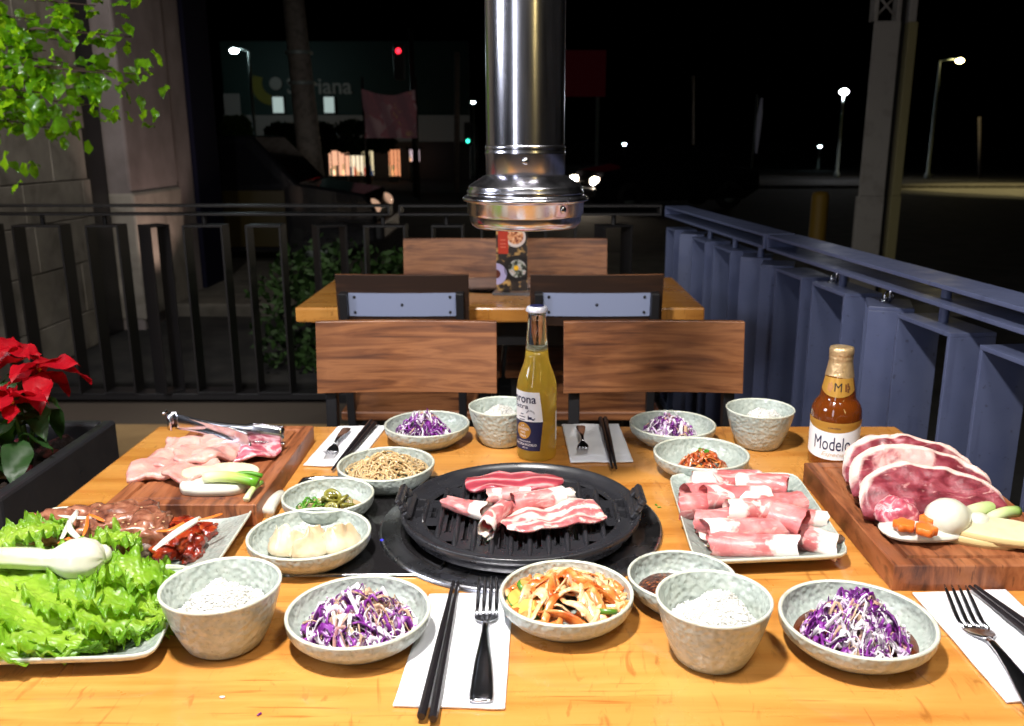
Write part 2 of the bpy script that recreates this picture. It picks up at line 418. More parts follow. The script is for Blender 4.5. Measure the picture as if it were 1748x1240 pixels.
# ------------------------------------------------------------------ mesh building
class G:
    def __init__(s):
        s.v, s.f, s.m, s.uv = [], [], [], {}

    def add(s, verts, faces, mi=0):
        o = len(s.v)
        s.v += [tuple(p) for p in verts]
        s.f += [tuple(i + o for i in f) for f in faces]
        s.m += [mi] * len(faces)
        return o

    def grid(s, fn, nu, nv, cu=False, cv=False, mi=0, uv=None):
        o = len(s.v)
        for i in range(nu):
            for j in range(nv):
                s.v.append(tuple(fn(i, j)))
                if uv:
                    s.uv[len(s.v) - 1] = uv(i, j)
        for i in range(nu if cu else nu - 1):
            for j in range(nv if cv else nv - 1):
                a, b = i, (i + 1) % nu
                c, d = j, (j + 1) % nv
                s.f.append((o + a * nv + c, o + b * nv + c, o + b * nv + d, o + a * nv + d))
                s.m.append(mi)
        return o

    def lathe(s, prof, seg=48, c=(0, 0, 0), shape=None, mi=0, cap0=False, cap1=False):
        def fn(i, j):
            r, z = prof[i]
            a = 2 * math.pi * j / seg
            if shape:
                x, y = shape(a, r)
            else:
                x, y = r * math.cos(a), r * math.sin(a)
            return (c[0] + x, c[1] + y, c[2] + z)
        o = s.grid(fn, len(prof), seg, cv=True, mi=mi)
        if cap0:
            s.f.append(tuple(o + j for j in range(seg))[::-1]); s.m.append(mi)
        if cap1:
            k = o + (len(prof) - 1) * seg
            s.f.append(tuple(k + j for j in range(seg))); s.m.append(mi)
        return o

    def box(s, c, d, rz=0., mi=0, rot=None, taper=1.):
        hx, hy, hz = d[0] / 2, d[1] / 2, d[2] / 2
        P = []
        for z in (-1, 1):
            k = taper if z > 0 else 1
            for x, y in ((-1, -1), (1, -1), (1, 1), (-1, 1)):
                P.append(Vector((x * hx * k, y * hy * k, z * hz)))
        R = rot if rot is not None else Matrix.Rotation(rz, 3, 'Z')
        P = [R @ p + Vector(c) for p in P]
        s.add(P, [(3, 2, 1, 0), (4, 5, 6, 7), (0, 1, 5, 4), (1, 2, 6, 5), (2, 3, 7, 6), (3, 0, 4, 7)], mi)

    def tube(s, pts, r, seg=8, mi=0, caps=True, flat=1., up=None, twist=0., uv=False):
        """r: radius or list; flat: thickness ratio of the second axis (ribbon when small)"""
        pts = [Vector(p) for p in pts]
        k = len(pts)
        R = r if isinstance(r, (list, tuple)) else [r] * k
        F = flat if isinstance(flat, (list, tuple)) else [flat] * k
        T = []
        for i in range(k):
            t = pts[min(i + 1, k - 1)] - pts[max(i - 1, 0)]
            T.append(t.normalized() if t.length > 1e-9 else Vector((0, 0, 1)))
        u = Vector(up) if up else (Vector((0, 0, 1)) if abs(T[0].z) < .9 else Vector((1, 0, 0)))
        o = len(s.v)
        for i in range(k):
            nrm = u - T[i] * u.dot(T[i])
            if nrm.length < 1e-6:
                nrm = T[i].orthogonal()
            nrm.normalize()
            u = nrm
            bi = T[i].cross(nrm)
            tw = twist * i / max(1, k - 1)
            n2 = nrm * math.cos(tw) + bi * math.sin(tw)
            b2 = bi * math.cos(tw) - nrm * math.sin(tw)
            for j in range(seg):
                a = 2 * math.pi * (j + .5 * (seg == 4 and flat == 1.)) / seg
                s.v.append(tuple(pts[i] + b2 * (R[i] * math.cos(a)) + n2 * (R[i] * F[i] * math.sin(a))))
                if uv:
                    s.uv[len(s.v) - 1] = (i / (k - 1), j / seg)
        for i in range(k - 1):
            for j in range(seg):
                a, b = o + i * seg + j, o + i * seg + (j + 1) % seg
                s.f.append((a, b, b + seg, a + seg)); s.m.append(mi)
        if caps:
            s.f.append(tuple(o + j for j in range(seg))[::-1]); s.m.append(mi)
            e = o + (k - 1) * seg
            s.f.append(tuple(e + j for j in range(seg))); s.m.append(mi)

    def blob(s, c, rad, amp=.15, freq=1.5, seed=0, nu=14, nv=20, power=1., mi=0, rot=None, flatb=None):
        c = Vector(c)
        sd = Vector((seed * 3.1, seed * 1.7, seed * .9))

        def fn(i, j):
            th = math.pi * i / (nu - 1)
            ph = 2 * math.pi * j / nv
            d = Vector((math.sin(th) * math.cos(ph), math.sin(th) * math.sin(ph), math.cos(th)))
            q = d.copy()
            if power != 1.:
                q = Vector([math.copysign(abs(x) ** power, x) for x in d])
            k = 1 + amp * noise.noise(d * freq + sd) + amp * .5 * noise.noise(d * freq * 2.3 + sd)
            p = Vector((q.x * rad[0], q.y * rad[1], q.z * rad[2])) * k
            if flatb is not None and p.z < -flatb:
                p.z = -flatb
            if rot:
                p = rot @ p
            return p + c
        s.grid(fn, nu, nv, cv=True, mi=mi)

    def slab(s, out, t, rings=6, zf=None, p=4., bot=True, mi=0, mside=None, z0=0., uvf=None):
        """out: list of (x,y) round the centroid; rounded-edge slab of thickness t"""
        k = len(out)
        cx = sum(q[0] for q in out) / k
        cy = sum(q[1] for q in out) / k
        zf = zf or (lambda x, y: 0)
        rr = [0.0] + [((i + 1) / rings) ** .75 for i in range(rings)]
        rr = rr[:-1] + [.93, .98, 1.0] if rr[-2] < .9 else rr
        o = len(s.v)
        N = len(rr)
        for side in (1, 0):
            for q in rr:
                h = t * .5 * (1 + (1 if side else -1) * (max(0, 1 - q ** p)) ** (1 / p))
                for j_, (x, y) in enumerate(out):
                    X, Y = cx + (x - cx) * q, cy + (y - cy) * q
                    s.v.append((X, Y, z0 + h + zf(X, Y)))
                    if uvf:
                        s.uv[len(s.v) - 1] = uvf(q, j_)
        for side in (0, 1):
            b = o + side * N * k
            for i in range(N - 1):
                for j in range(k):
                    a0, a1 = b + i * k + j, b + i * k + (j + 1) % k
                    q = (a0, a0 + k, a1 + k, a1)
                    s.f.append(q if side == 0 else q[::-1])
                    s.m.append(mi if (i < N - 3 or mside is None) else mside)

    def build(s, name, mats, parent=None, loc=(0, 0, 0), rot=(0, 0, 0), smooth=True, bevel=None, weld=False):
        me = bpy.data.meshes.new(name)
        me.from_pydata(s.v, [], s.f)
        mats = mats if isinstance(mats, (list, tuple)) else [mats]
        for m in mats:
            me.materials.append(m)
        if len(mats) > 1:
            me.polygons.foreach_set('material_index', s.m)
        if smooth:
            me.polygons.foreach_set('use_smooth', [True] * len(me.polygons))
        if s.uv:
            uvl = me.uv_layers.new(name='UVMap')
            for lp in me.loops:
                uvl.data[lp.index].uv = s.uv.get(lp.vertex_index, (0, 0))
        me.update()
        o = bpy.data.objects.new(name, me)
        COL.objects.link(o)
        o.location = loc
        o.rotation_euler = rot
        if parent:
            o.parent = parent
        if bevel:
            bm = o.modifiers.new('bevel', 'BEVEL')
            bm.width = bevel
            bm.segments = 2
            bm.limit_method = 'ANGLE'
            bm.harden_normals = False
        return o


def fix_normals(o):
    bm = bmesh.new(); bm.from_mesh(o.data)
    bmesh.ops.recalc_face_normals(bm, faces=bm.faces)
    bm.to_mesh(o.data); bm.free()
    return o


def tag(o, label, cat, group=None, kind=None):
    o['label'] = label
    o['category'] = cat
    if group:
        o['group'] = group
    if kind:
        o['kind'] = kind
    return o


def struct(o):
    o['kind'] = 'structure'
    return o


def empty(name, loc=(0, 0, 0), rz=0.):
    o = bpy.data.objects.new(name, None)
    o.empty_display_size = .05
    COL.objects.link(o)
    o.location = loc
    o.rotation_euler = (0, 0, rz)
    return o


def boxo(name, c, d, m, parent=None, rz=0., bevel=.002, rot=None, loc=(0, 0, 0)):
    g = G(); g.box(c, d, rz, rot=rot)
    return g.build(name, m, parent, loc=loc, smooth=False, bevel=bevel)


def copy_tree(o, parent=None):
    c = o.copy(); COL.objects.link(c); c.parent = parent
    for ch in list(o.children):
        copy_tree(ch, c)
    return c


def outline(w, d, k=36, amp=.08, seed=0, sq=1.):
    out = []
    for i in range(k):
        a = 2 * math.pi * i / k
        c, s_ = math.cos(a), math.sin(a)
        r = 1 + amp * noise.noise(Vector((c * 1.6 + seed, s_ * 1.6, seed * 1.3))) * 2 + amp * .8 * noise.noise(Vector((c * 5 + seed, s_ * 5, seed)))
        x = math.copysign(abs(c) ** sq, c); y = math.copysign(abs(s_) ** sq, s_)
        out.append((x * w / 2 * r, y * d / 2 * r))
    return out


def text_geo(s_, size=1., bold=0.):
    cu = bpy.data.curves.new('t', 'FONT')
    cu.body = s_
    cu.size = size
    cu.offset = bold
    cu.align_x = 'CENTER'
    cu.resolution_u = 3
    ob = bpy.data.objects.new('t', cu)
    COL.objects.link(ob)
    bpy.context.view_layer.update()
    me = bpy.data.meshes.new_from_object(ob.evaluated_get(bpy.context.evaluated_depsgraph_get()))
    bm = bmesh.new(); bm.from_mesh(me)
    bmesh.ops.triangulate(bm, faces=bm.faces)
    for _ in range(4):
        le = [e for e in bm.edges if e.calc_length() > .18 * size]
        if not le:
            break
        bmesh.ops.subdivide_edges(bm, edges=le, cuts=1)
        bmesh.ops.triangulate(bm, faces=bm.faces)
    bm.to_mesh(me); bm.free()
    V = [v.co.copy() for v in me.vertices]
    F = [tuple(p.vertices) for p in me.polygons]
    bpy.data.objects.remove(ob); bpy.data.curves.remove(cu); bpy.data.meshes.remove(me)
    return V, F
# ================================================================== SETTING
def gz(Y):
    """the street falls away gently beyond the terrace"""
    if Y < 8:
        return -.10
    if Y < 150:
        return -.10 - .016 * (Y - 8)
    return -.10 - .016 * 142


g = G()
ys = [-30, 0, 8, 12, 20, 35, 60, 100, 150, 400, 1500]
xs = [-1500, -200, -60, -20, 0, 20, 60, 200, 1500]
g.grid(lambda i, j: (xs[j], ys[i], gz(ys[i])), len(ys), len(xs))
struct(g.build('ground', M_asph, smooth=False))

# terrace slab of large concrete pavers
g = G(); g.box((-1.2, .9, -.045), (5.2, 6.5, .09))
deck = struct(g.build('terrace_floor', M_mortar, smooth=False))
pv = G(); pv.box((0, 0, 0), (.592, .592, .02))
first = None
for ix in range(9):
    for iy in range(8):
        x, y = -3.5 + ix * .6, -.2 + iy * .6
        if x > 1.05 - .1 * max(0, y - 1) or y > 3.95:
            continue
        if first is None:
            first = pv.build('paver', M_floor, deck, loc=(x, y, 0.0), smooth=False, bevel=.003)
        else:
            c = first.copy(); COL.objects.link(c); c.location = (x, y, 0.0)

# street sidewalk beyond the rail and kerb of the far side
g = G(); g.box((-1.0, 8.3, -.06), (9, 3.2, .12))
struct(g.build('sidewalk', M_walk, smooth=False, bevel=.02))
g = G()
g.box((14, 36, gz(36) + .03), (26, 5, .24)); struct(g.build('traffic_island', M_walk, smooth=False))
g = G()
yl = [25.5, 28, 31, 33.3]
g.grid(lambda i, j: ((13.0 + 30 * j + (33.3 - yl[i]) * .25), yl[i], gz(yl[i]) + .012), 4, 2)
struct(g.build('parking_lot', mat('brightened_lot_ground', rough=.85, spec=.2, ramp=n(2, detail=7, stops=[(.3, (.08, .075, .065, 1)), (.7, (.16, .15, .125, 1))])), smooth=False))  # lighter ground sheet added so the lit patch shows brighter than asphalt
g = G()
for i in range(14):
    y = 24 + i * 7
    g.add([(3.9 + .12 * i, y, gz(y) + .006), (4.05 + .12 * i, y, gz(y) + .006), (4.3 + .12 * i, y + 3, gz(y + 3) + .006), (4.15 + .12 * i, y + 3, gz(y + 3) + .006)], [(0, 1, 2, 3)])
struct(g.build('road_marking', mat('road_paint', (.5, .5, .48, 1), rough=.6), smooth=False))

# ---------------------------------------------------------------- stone clad building on the left
bld = empty('stone_building', (-2.85, 5, 0))
tag(bld, 'stone clad building wall with dark recess and rough plaster pilaster behind the dark railing', 'building')
boxo('wall', (-.45, -1.15, 1.9), (.8, 4.1, 4.2), M_mortar, bld, bevel=None)
rnd = random.Random(4)
tiles = {}
row = 0
z = -.10
while z < 3.9:
    h = (.24, .32, .28)[row % 3]
    y = -3.2 + (.35 if row % 2 else 0) * .6
    while y < .86:
        L_ = rnd.choice((.42, .56, .7))
        y1 = min(y + L_, .9)
        if y1 - y > .08:
            gg = G(); gg.box((0, 0, 0), (.03 + rnd.random() * .008, y1 - y - .006, h - .006))
            gg.build('stone', M_stone, bld, loc=(-.04, (y + y1) / 2, z + h / 2), smooth=False, bevel=.004)
        y = y1
    z += h
    row += 1
boxo('dark_recess', (-.30, 1.05, 1.9), (.5, .29, 4.2), M_blackmetal, bld, bevel=.01)
boxo('pilaster', (-.15, 1.63, 2.4), (.5, .85, 5.2), M_plaster, bld, bevel=.02)
boxo('pilaster_base', (-.14, 1.63, .42), (.52, .87, .9), M_stone, bld, bevel=.02)
boxo('pilaster_return', (-.17, 2.26, 2.4), (.5, .38, 5.2), M_plaster, bld, bevel=.02)
boxo('corner_post', (-.14, 2.74, 2.4), (.5, .56, 5.2), mat('dark_blue_post', (.01, .01, .022, 1), rough=.9, spec=.05), bld, bevel=.01)
light('wall_spot', 'SPOT', (-2.2, 6.3, .06), (-2.75, 6.6, 1.3), 20, (1, .72, .62), .05, spot=math.radians(85))
light('wall_wash', 'SPOT', (-1.9, 2.6, 3.4), (-2.8, 4.7, .9), 170, (1, .95, .88), .1, spot=math.radians(80))

# ---------------------------------------------------------------- railings
PL = .009


def loop_box(g, y0, y1, x0, x1, z0, z1, t=PL):
    """rectangular loop of plate, open along local x"""
    xm, dx = (x0 + x1) / 2, x1 - x0
    g.box((xm, (y0 + y1) / 2, z1 - t / 2), (dx, y1 - y0, t))
    g.box((xm, (y0 + y1) / 2, z0 + t / 2), (dx, y1 - y0, t))
    g.box((xm, y0 + t / 2, (z0 + z1) / 2), (dx, t, z1 - z0 - 2 * t))
    g.box((xm, y1 - t / 2, (z0 + z1) / 2), (dx, t, z1 - z0 - 2 * t))


def frame(parent, m, yc, w, rot=0., depth=.10, z0=.05, z1=.849, panel=False):
    g = G()
    loop_box(g, -w / 2, w / 2, -depth / 2, depth / 2, 0, z1 - z0)
    o = g.build('baluster_frame', m, parent, loc=(.05, yc, z0), rot=(0, 0, rot), smooth=False, bevel=.0012)
    if panel:
        boxo('inset_panel', (.012, .018, (z1 - z0) / 2), (.006, w - .05, z1 - z0 - 2 * PL - .002), m, o, bevel=None)
    return o


def rail_run(name, parent, m, y0, y1):
    g = G()
    loop_box(g, y0, y1, 0, .10, .893, .94)
    return g.build(name, m, parent, smooth=False, bevel=.0012)


def stub(parent, m, y, z0=.849, z1=.893):
    g = G(); g.lathe([(.0105, z0), (.0105, z1)], 16, (.05, y, 0))
    return g.build('rail_stub', m, parent)


RA = math.atan(.10)
rr = empty('terrace_railing', (.867, 1.51, 0), RA)
tag(rr, 'slate blue steel railing of open box frames along the right side of the terrace', 'railing')
rail_run('top_rail', rr, M_rail, -1.3, 1.235)
rail_run('top_rail', rr, M_rail, 1.262, 2.50)
boxo('bottom_rail', (.05, .6, .03), (.09, 3.8, .02), M_rail, rr)
FR = [(.85, 1.03, 1), (1.15, 1.34, 0), (1.44, 1.62, 0), (1.72, 1.93, 0), (1.99, 2.13, 1), (2.19, 2.39, 0), (2.46, 2.66, 0), (2.70, 2.83, 1),
      (2.88, 3.02, 1), (3.08, 3.28, 0), (3.38, 3.56, 0), (3.64, 3.77, 1), (3.83, 3.97, 0)]
for a, b, k in FR:
    c = (a + b) / 2 - 1.51
    if k:
        frame(rr, M_rail, c, .13, rot=math.radians(-24), depth=.10)
    else:
        frame(rr, M_rail, c, b - a, panel=False)
for d in (1.83, 2.31, 2.92, 3.18, 3.48, 1.25):
    stub(rr, M_rail, d - 1.51)
g = G(); g.lathe([(.011, .902), (.011, .931)], 16, (.05, 1.83 - 1.51, 0)); g.build('rail_spacer', M_rail, rr)
for d, yy in ((2.06, 0), (2.35, 1)):
    g = G()
    y = d - 1.51
    g.tube([(.05, y, .847), (.05, y, .895)], .003, 8)
    pts = [(.05 + .011 * math.cos(a), y + .006 + .003 * math.sin(a), .864 + .011 * math.sin(a)) for a in [i * math.pi / 8 for i in range(17)]]
    g.tube(pts, .0025, 6, caps=False)
    pts = [(.035 + .008 * math.cos(a), y + .008 * math.sin(a), .857 + .004 * math.cos(a)) for a in [i * math.pi / 8 for i in range(17)]]
    g.tube(pts, .0022, 6, caps=False)
    o = g.build('wire_hook', M_steel, loc=(.867, 1.51, 0), rot=(0, 0, RA))
    tag(o, 'bright twisted wire hook under the blue handrail ' + ('next to the round stub' if yy else 'on the turned narrow frame'), 'hook')

br = empty('street_railing', (.61, 4.03, 0), math.pi / 2)
tag(br, 'shade-darkened steel railing of open box frames between the terrace and the street', 'railing')


def bx(px):
    return .61 - (px - 900) * 3.98 / 1500


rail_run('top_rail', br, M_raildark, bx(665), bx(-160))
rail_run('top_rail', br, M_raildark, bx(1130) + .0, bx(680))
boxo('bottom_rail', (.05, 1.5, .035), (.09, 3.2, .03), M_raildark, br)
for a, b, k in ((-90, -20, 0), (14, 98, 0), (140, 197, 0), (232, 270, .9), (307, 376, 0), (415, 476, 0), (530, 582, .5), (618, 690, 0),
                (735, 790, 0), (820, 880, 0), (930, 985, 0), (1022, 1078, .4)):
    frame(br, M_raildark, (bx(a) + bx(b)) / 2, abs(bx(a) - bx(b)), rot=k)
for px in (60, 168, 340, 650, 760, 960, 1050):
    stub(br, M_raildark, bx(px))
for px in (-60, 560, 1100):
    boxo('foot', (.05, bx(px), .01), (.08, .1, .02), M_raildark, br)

# ---------------------------------------------------------------- street lamps, signals, poles
def lamp_post(px, py_lamp, py_base, Y, name_label, col, power, arm=0., emis=60, r=.09, light_power=0):
    b = atY(px, py_base, Y)
    t = atY(px, py_lamp, Y)
    b.z = gz(Y)
    H = t.z - b.z
    root = empty('street_lamp', (b.x, Y, b.z))
    tag(root, name_label, 'street lamp')
    g = G(); g.lathe([(.16, 0), (.16, .25), (.09, .3), (.05, H)], 12, cap1=True); g.build('pole', M_lamppost, root)
    if arm:
        g = G(); g.tube([(0, 0, H), (arm * .5, 0, H + .12), (arm, 0, H + .1)], .035, 8); g.build('arm', M_lamppost, root)
    g = G(); g.box((arm, 0, H + .13), (.5, .28, .12), taper=.7); hd = g.build('lamp_head', M_lamppost, root, smooth=False, bevel=.02)
    g = G(); g.blob((arm, -.05, H + .03), (r * 1.6, r, r), amp=0, nu=8, nv=12)
    g.build('bulb', emat('bulb_' + name_label[:12], col, emis), hd)
    if light_power:
        light('street_lamp_light', 'POINT', (b.x + arm, Y - .1, b.z + H - .35), None, light_power, col[:3], .15)
    return root


lamp_post(1428, 158, 300, 50, 'tall street lamp with a blazing cool white bulb beside the steel column', (.9, .92, 1, 1), 0, emis=90, r=.15, light_power=120)
lamp_post(1583, 105, 302, 48, 'street lamp with a warm yellow bulb on an arm over the lit lot', (1, .82, .35, 1), 0, arm=1.0, emis=60, r=.13, light_power=120)
lamp_post(436, 88, 246, 40, 'cool white street lamp in front of the dark green store', (.75, .95, 1, 1), 0, arm=-.6, emis=70, r=.12, light_power=60)
lamp_post(1065, 247, 275, 120, 'far bluish lamp post above the distant car', (.7, .85, 1, 1), 0, emis=60, r=.13)
lamp_post(1396, 251, 290, 75, 'low far lamp post left of the blazing street lamp', (.7, .95, 1, 1), 0, emis=40, r=.09)
lamp_post(809, 176, 262, 55, 'small distant lamp post left of the steel duct', (.8, .95, 1, 1), 0, emis=40, r=.07)


def signal(px, py, py_base, Y, col, label, on):
    p = atY(px, py, Y)
    root = empty('traffic_signal', (p.x, Y, gz(Y)))
    tag(root, label, 'traffic light')
    H = p.z - gz(Y)
    g = G(); g.tube([(.35, 0, 0), (.35, 0, H + .6)], .07, 8); g.build('pole', M_raildark, root)
    boxo('housing', (0, 0, H + (.0 if on == 1 else (-.28 if on == 0 else .28))), (.3, .25, .95), M_blackmetal, root, bevel=.03)
    g = G(); g.blob((0, -.13, H), (.075, .05, .075), amp=0, nu=8, nv=12); g.build('lens', emat('signal_%d' % px, col, 4), root)


light('added_lot_spot', 'SPOT', (18.6, 31, 8.5), (18.6, 30, gz(31)), 5000, (1, .84, .4), .2, spot=math.radians(76))  # added unseen spot shaping the yellow pool on the lot, no mast stands here
signal(681, 88, 330, 26, (1, .02, .04, 1), 'traffic light glowing red on a tall pole beside the banner', 0)
signal(799, 241, 330, 38, (.05, 1, .6, 1), 'traffic light glowing green near the steel duct', 2)
signal(1175, 262, 300, 60, (1, .02, .04, 1), 'far traffic light glowing red along the right of the avenue', 1)

# leaning concrete utility pole
b = atY(545, 420, 11.2); t = atY(492, -80, 11.2)
g = G(); g.tube([(b.x, 11.2, -.1), (t.x, 11.2, t.z)], [.17, .115], 14)
up = g.build('utility_pole', M_conc)
tag(up, 'leaning grey concrete utility pole on the sidewalk beyond the railing', 'pole')
for k_, zz in enumerate((1.9, 2.25)):
    f_ = (zz + .1) / (t.z + .1)
    g = G(); g.lathe([(.162, -.02), (.168, 0), (.162, .02)], 14); g.build('steel_band', M_lamppost, up, loc=(b.x + (t.x - b.x) * f_, 11.2, zz))
for px, y0, y1, Y, lab in ((780, 90, 330, 30, 'thin bare grey pole between the banner and the steel duct'), (1183, 130, 290, 55, 'thin dim pole beside the far red signal'),
                           (1672, 200, 305, 50, 'short pale post at the back of the yellow lit lot')):
    p0, p1 = atY(px, y1, Y), atY(px, y0, Y)
    g = G(); g.tube([(p0.x, Y, gz(Y)), (p1.x, Y, p1.z)], .09, 8)
    tag(g.build('thin_pole', M_conc), lab, 'pole')

# steel column on the right: two uprights with cover plates and lacing
Yc = 7.0
root = empty('steel_column', (atY(1478, 430, Yc).x, Yc, gz(Yc)))
tag(root, 'tall grey steel sign column of two uprights with lacing above, beyond the blue railing', 'column')
zt = 4.2
zc = atY(1500, 36, Yc).z - gz(Yc)
ln = .0016
u0 = atY(1462, 400, Yc).x - root.location.x
sl = .085


def upright(nm, x0, w, d, z0, z1, m, y=0):
    g = G()
    q = []
    for zz in (z0, z1):
        q.append((x0 + sl * 0 * zz, zz))
    g.box((x0, y, (z0 + z1) / 2), (w, d, z1 - z0))
    return g.build(nm, m, root, smooth=False, bevel=.006)


upright('cover_plate', -.0, .20, .02, .9, zc, M_beam)
upright('cover_plate', .215, .07, .16, .9, zc, mat('column_paint_ochre', S(0x8A8058), rough=.6), y=.12)
upright('base_sleeve', -.0, .21, .05, 0, .9, M_beam, y=.02)
upright('base_sleeve', .215, .08, .17, 0, .9, mat('column_paint_ochre', S(0x8A8058), rough=.6), y=.12)
upright('flange', -.085, .035, .10, zc + .002, zt, M_beam, y=.06)
upright('flange', .085, .035, .10, zc + .002, zt, M_beam, y=.06)
upright('flange', .215, .06, .10, zc + .002, zt, M_beam, y=.12)
upright('web', .13, .06, .06, .0, zt, M_blackmetal, y=.10)
for k_ in range(8):
    z0 = zc + .03 + k_ * .17
    for s_ in (1, -1):
        g = G(); g.tube([(-.075 * s_, .055 + .012 * s_, z0), (.075 * s_, .055 + .012 * s_, z0 + .16)], .009, 6); g.build('lacing_bar', M_beam, root)

p = atY(1392, 440, 9.0)
g = G(); g.lathe([(.085, 0), (.085, .78), (.07, .82), (0, .83)], 16)
tag(g.build('bollard', mat('ochre_paint', S(0x8A6A1E), rough=.6), loc=(p.x, 9.0, -.1)), 'ochre painted bollard standing beyond the blue railing', 'bollard')
p = atY(1290, 170, 30); q = atY(1284, 262, 30)
fr = empty('furled_flag', (q.x, 30, gz(30)))
tag(fr, 'furled white flag hanging from a thin pole by the dark avenue', 'flag')
g = G(); g.tube([(0, 0, 0), (.05, 0, p.z - gz(30) + .15)], .03, 8); g.build('pole', M_lamppost, fr)
g = G(); g.tube([(.12, -.05, 0.0), (.13, -.06, .6), (.16, -.05, 1.2), (.19, -.05, 1.75)], [.03, .07, .08, .03], 10)
g.build('cloth', mat('flag_cloth', S(0xB8B4C8), rough=.8, emit=((.7, .7, .85, 1), .02)), fr, loc=(0, 0, q.z - gz(30)))
# red hoarding
p = atY(997, 126, 45)
hb = empty('billboard', (p.x, 45, gz(45)))
tag(hb, 'dark red blank billboard on a single post right of the steel duct', 'billboard')
boxo('panel', (0, 0, p.z - gz(45)), (2.1, .15, 2.15), mat('hoarding_red', S(0x5A0A18), rough=.6, emit=(S(0x5A0A18), .05)), hb)
boxo('post', (.7, .12, (p.z - gz(45)) / 2 - .5), (.16, .1, p.z - gz(45) - 1), M_lamppost, hb)

# ---------------------------------------------------------------- store across the street
Ys = 46
sx0, sx1 = atY(384, 200, Ys).x, atY(722, 200, Ys).x
zz = lambda py: atY(500, py, Ys).z
root = empty('supermarket', ((sx0 + sx1) / 2, Ys, gz(Ys)))
tag(root, 'dark green supermarket front with dim sign letters and two lit upper windows', 'building')
G0 = gz(Ys)
W = sx1 - sx0


def sb(nm, px0, px1, py0, py1, m, dy=0., th=.3, par=None):
    x0, x1 = atY(px0, 200, Ys).x - root.location.x, atY(px1, 200, Ys).x - root.location.x
    z1, z0 = zz(py0) - G0, zz(py1) - G0
    return boxo(nm, ((x0 + x1) / 2, dy, (z0 + z1) / 2), (x1 - x0, th, z1 - z0), m, par or root, bevel=.02)


sb('upper_wall', 384, 800, 70, 197, M_green, .6, 1.0)
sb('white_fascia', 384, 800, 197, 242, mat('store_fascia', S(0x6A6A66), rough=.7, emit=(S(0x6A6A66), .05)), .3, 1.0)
sb('lower_wall', 384, 800, 242, 330, M_blackmetal, .9, 1.0)
sb('side_panel', 384, 411, 160, 197, mat('store_fascia', S(0x6A6A66)), .05, .1)
for a, b_ in ((466, 488), (553, 574)):
    o = sb('window', a, b_, 164, 195, M_blackmetal, .0, .16)
    sb('lit_pane', a + 2, b_ - 2, 166, 193, emat('cool_window', (.75, .95, .9, 1), .45), -.1, .06)
# sign: letters and round mark
V, F = text_geo('Soriana', 1.0, .012)
k = (atY(600, 150, Ys).x - atY(490, 150, Ys).x) / (max(v.x for v in V) - min(v.x for v in V))
g = G(); g.add([(v.x * k, 0, v.y * k * 1.0) for v in V], F)
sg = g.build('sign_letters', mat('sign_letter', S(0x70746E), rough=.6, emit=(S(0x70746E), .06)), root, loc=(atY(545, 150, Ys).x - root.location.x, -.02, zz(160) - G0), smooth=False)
sm = sg.modifiers.new('solid', 'SOLIDIFY'); sm.thickness = .12
g = G(); g.slab([(.32 * math.cos(a), .32 * math.sin(a)) for a in [i * math.pi / 12 for i in range(24)]], .1, rings=3)
g.build('sign_dot', mat('sign_letter', S(0x70746E)), root, loc=(atY(471, 142, Ys).x - root.location.x, .0, zz(143) - G0), rot=(math.pi / 2, 0, 0))
g = G()
arc = [(.95 * math.cos(a), .95 * math.sin(a)) for a in [math.radians(150 + i * 8) for i in range(18)]] + [(.6 * math.cos(a) + .15, .6 * math.sin(a) + .1) for a in [math.radians(290 - i * 8) for i in range(18)]]
g.add([(x, 0, y) for x, y in arc], [tuple(range(len(arc)))])
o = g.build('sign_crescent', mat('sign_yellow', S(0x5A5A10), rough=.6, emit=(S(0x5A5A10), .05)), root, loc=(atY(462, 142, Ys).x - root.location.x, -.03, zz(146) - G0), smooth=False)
o.modifiers.new('solid', 'SOLIDIFY').thickness = .1
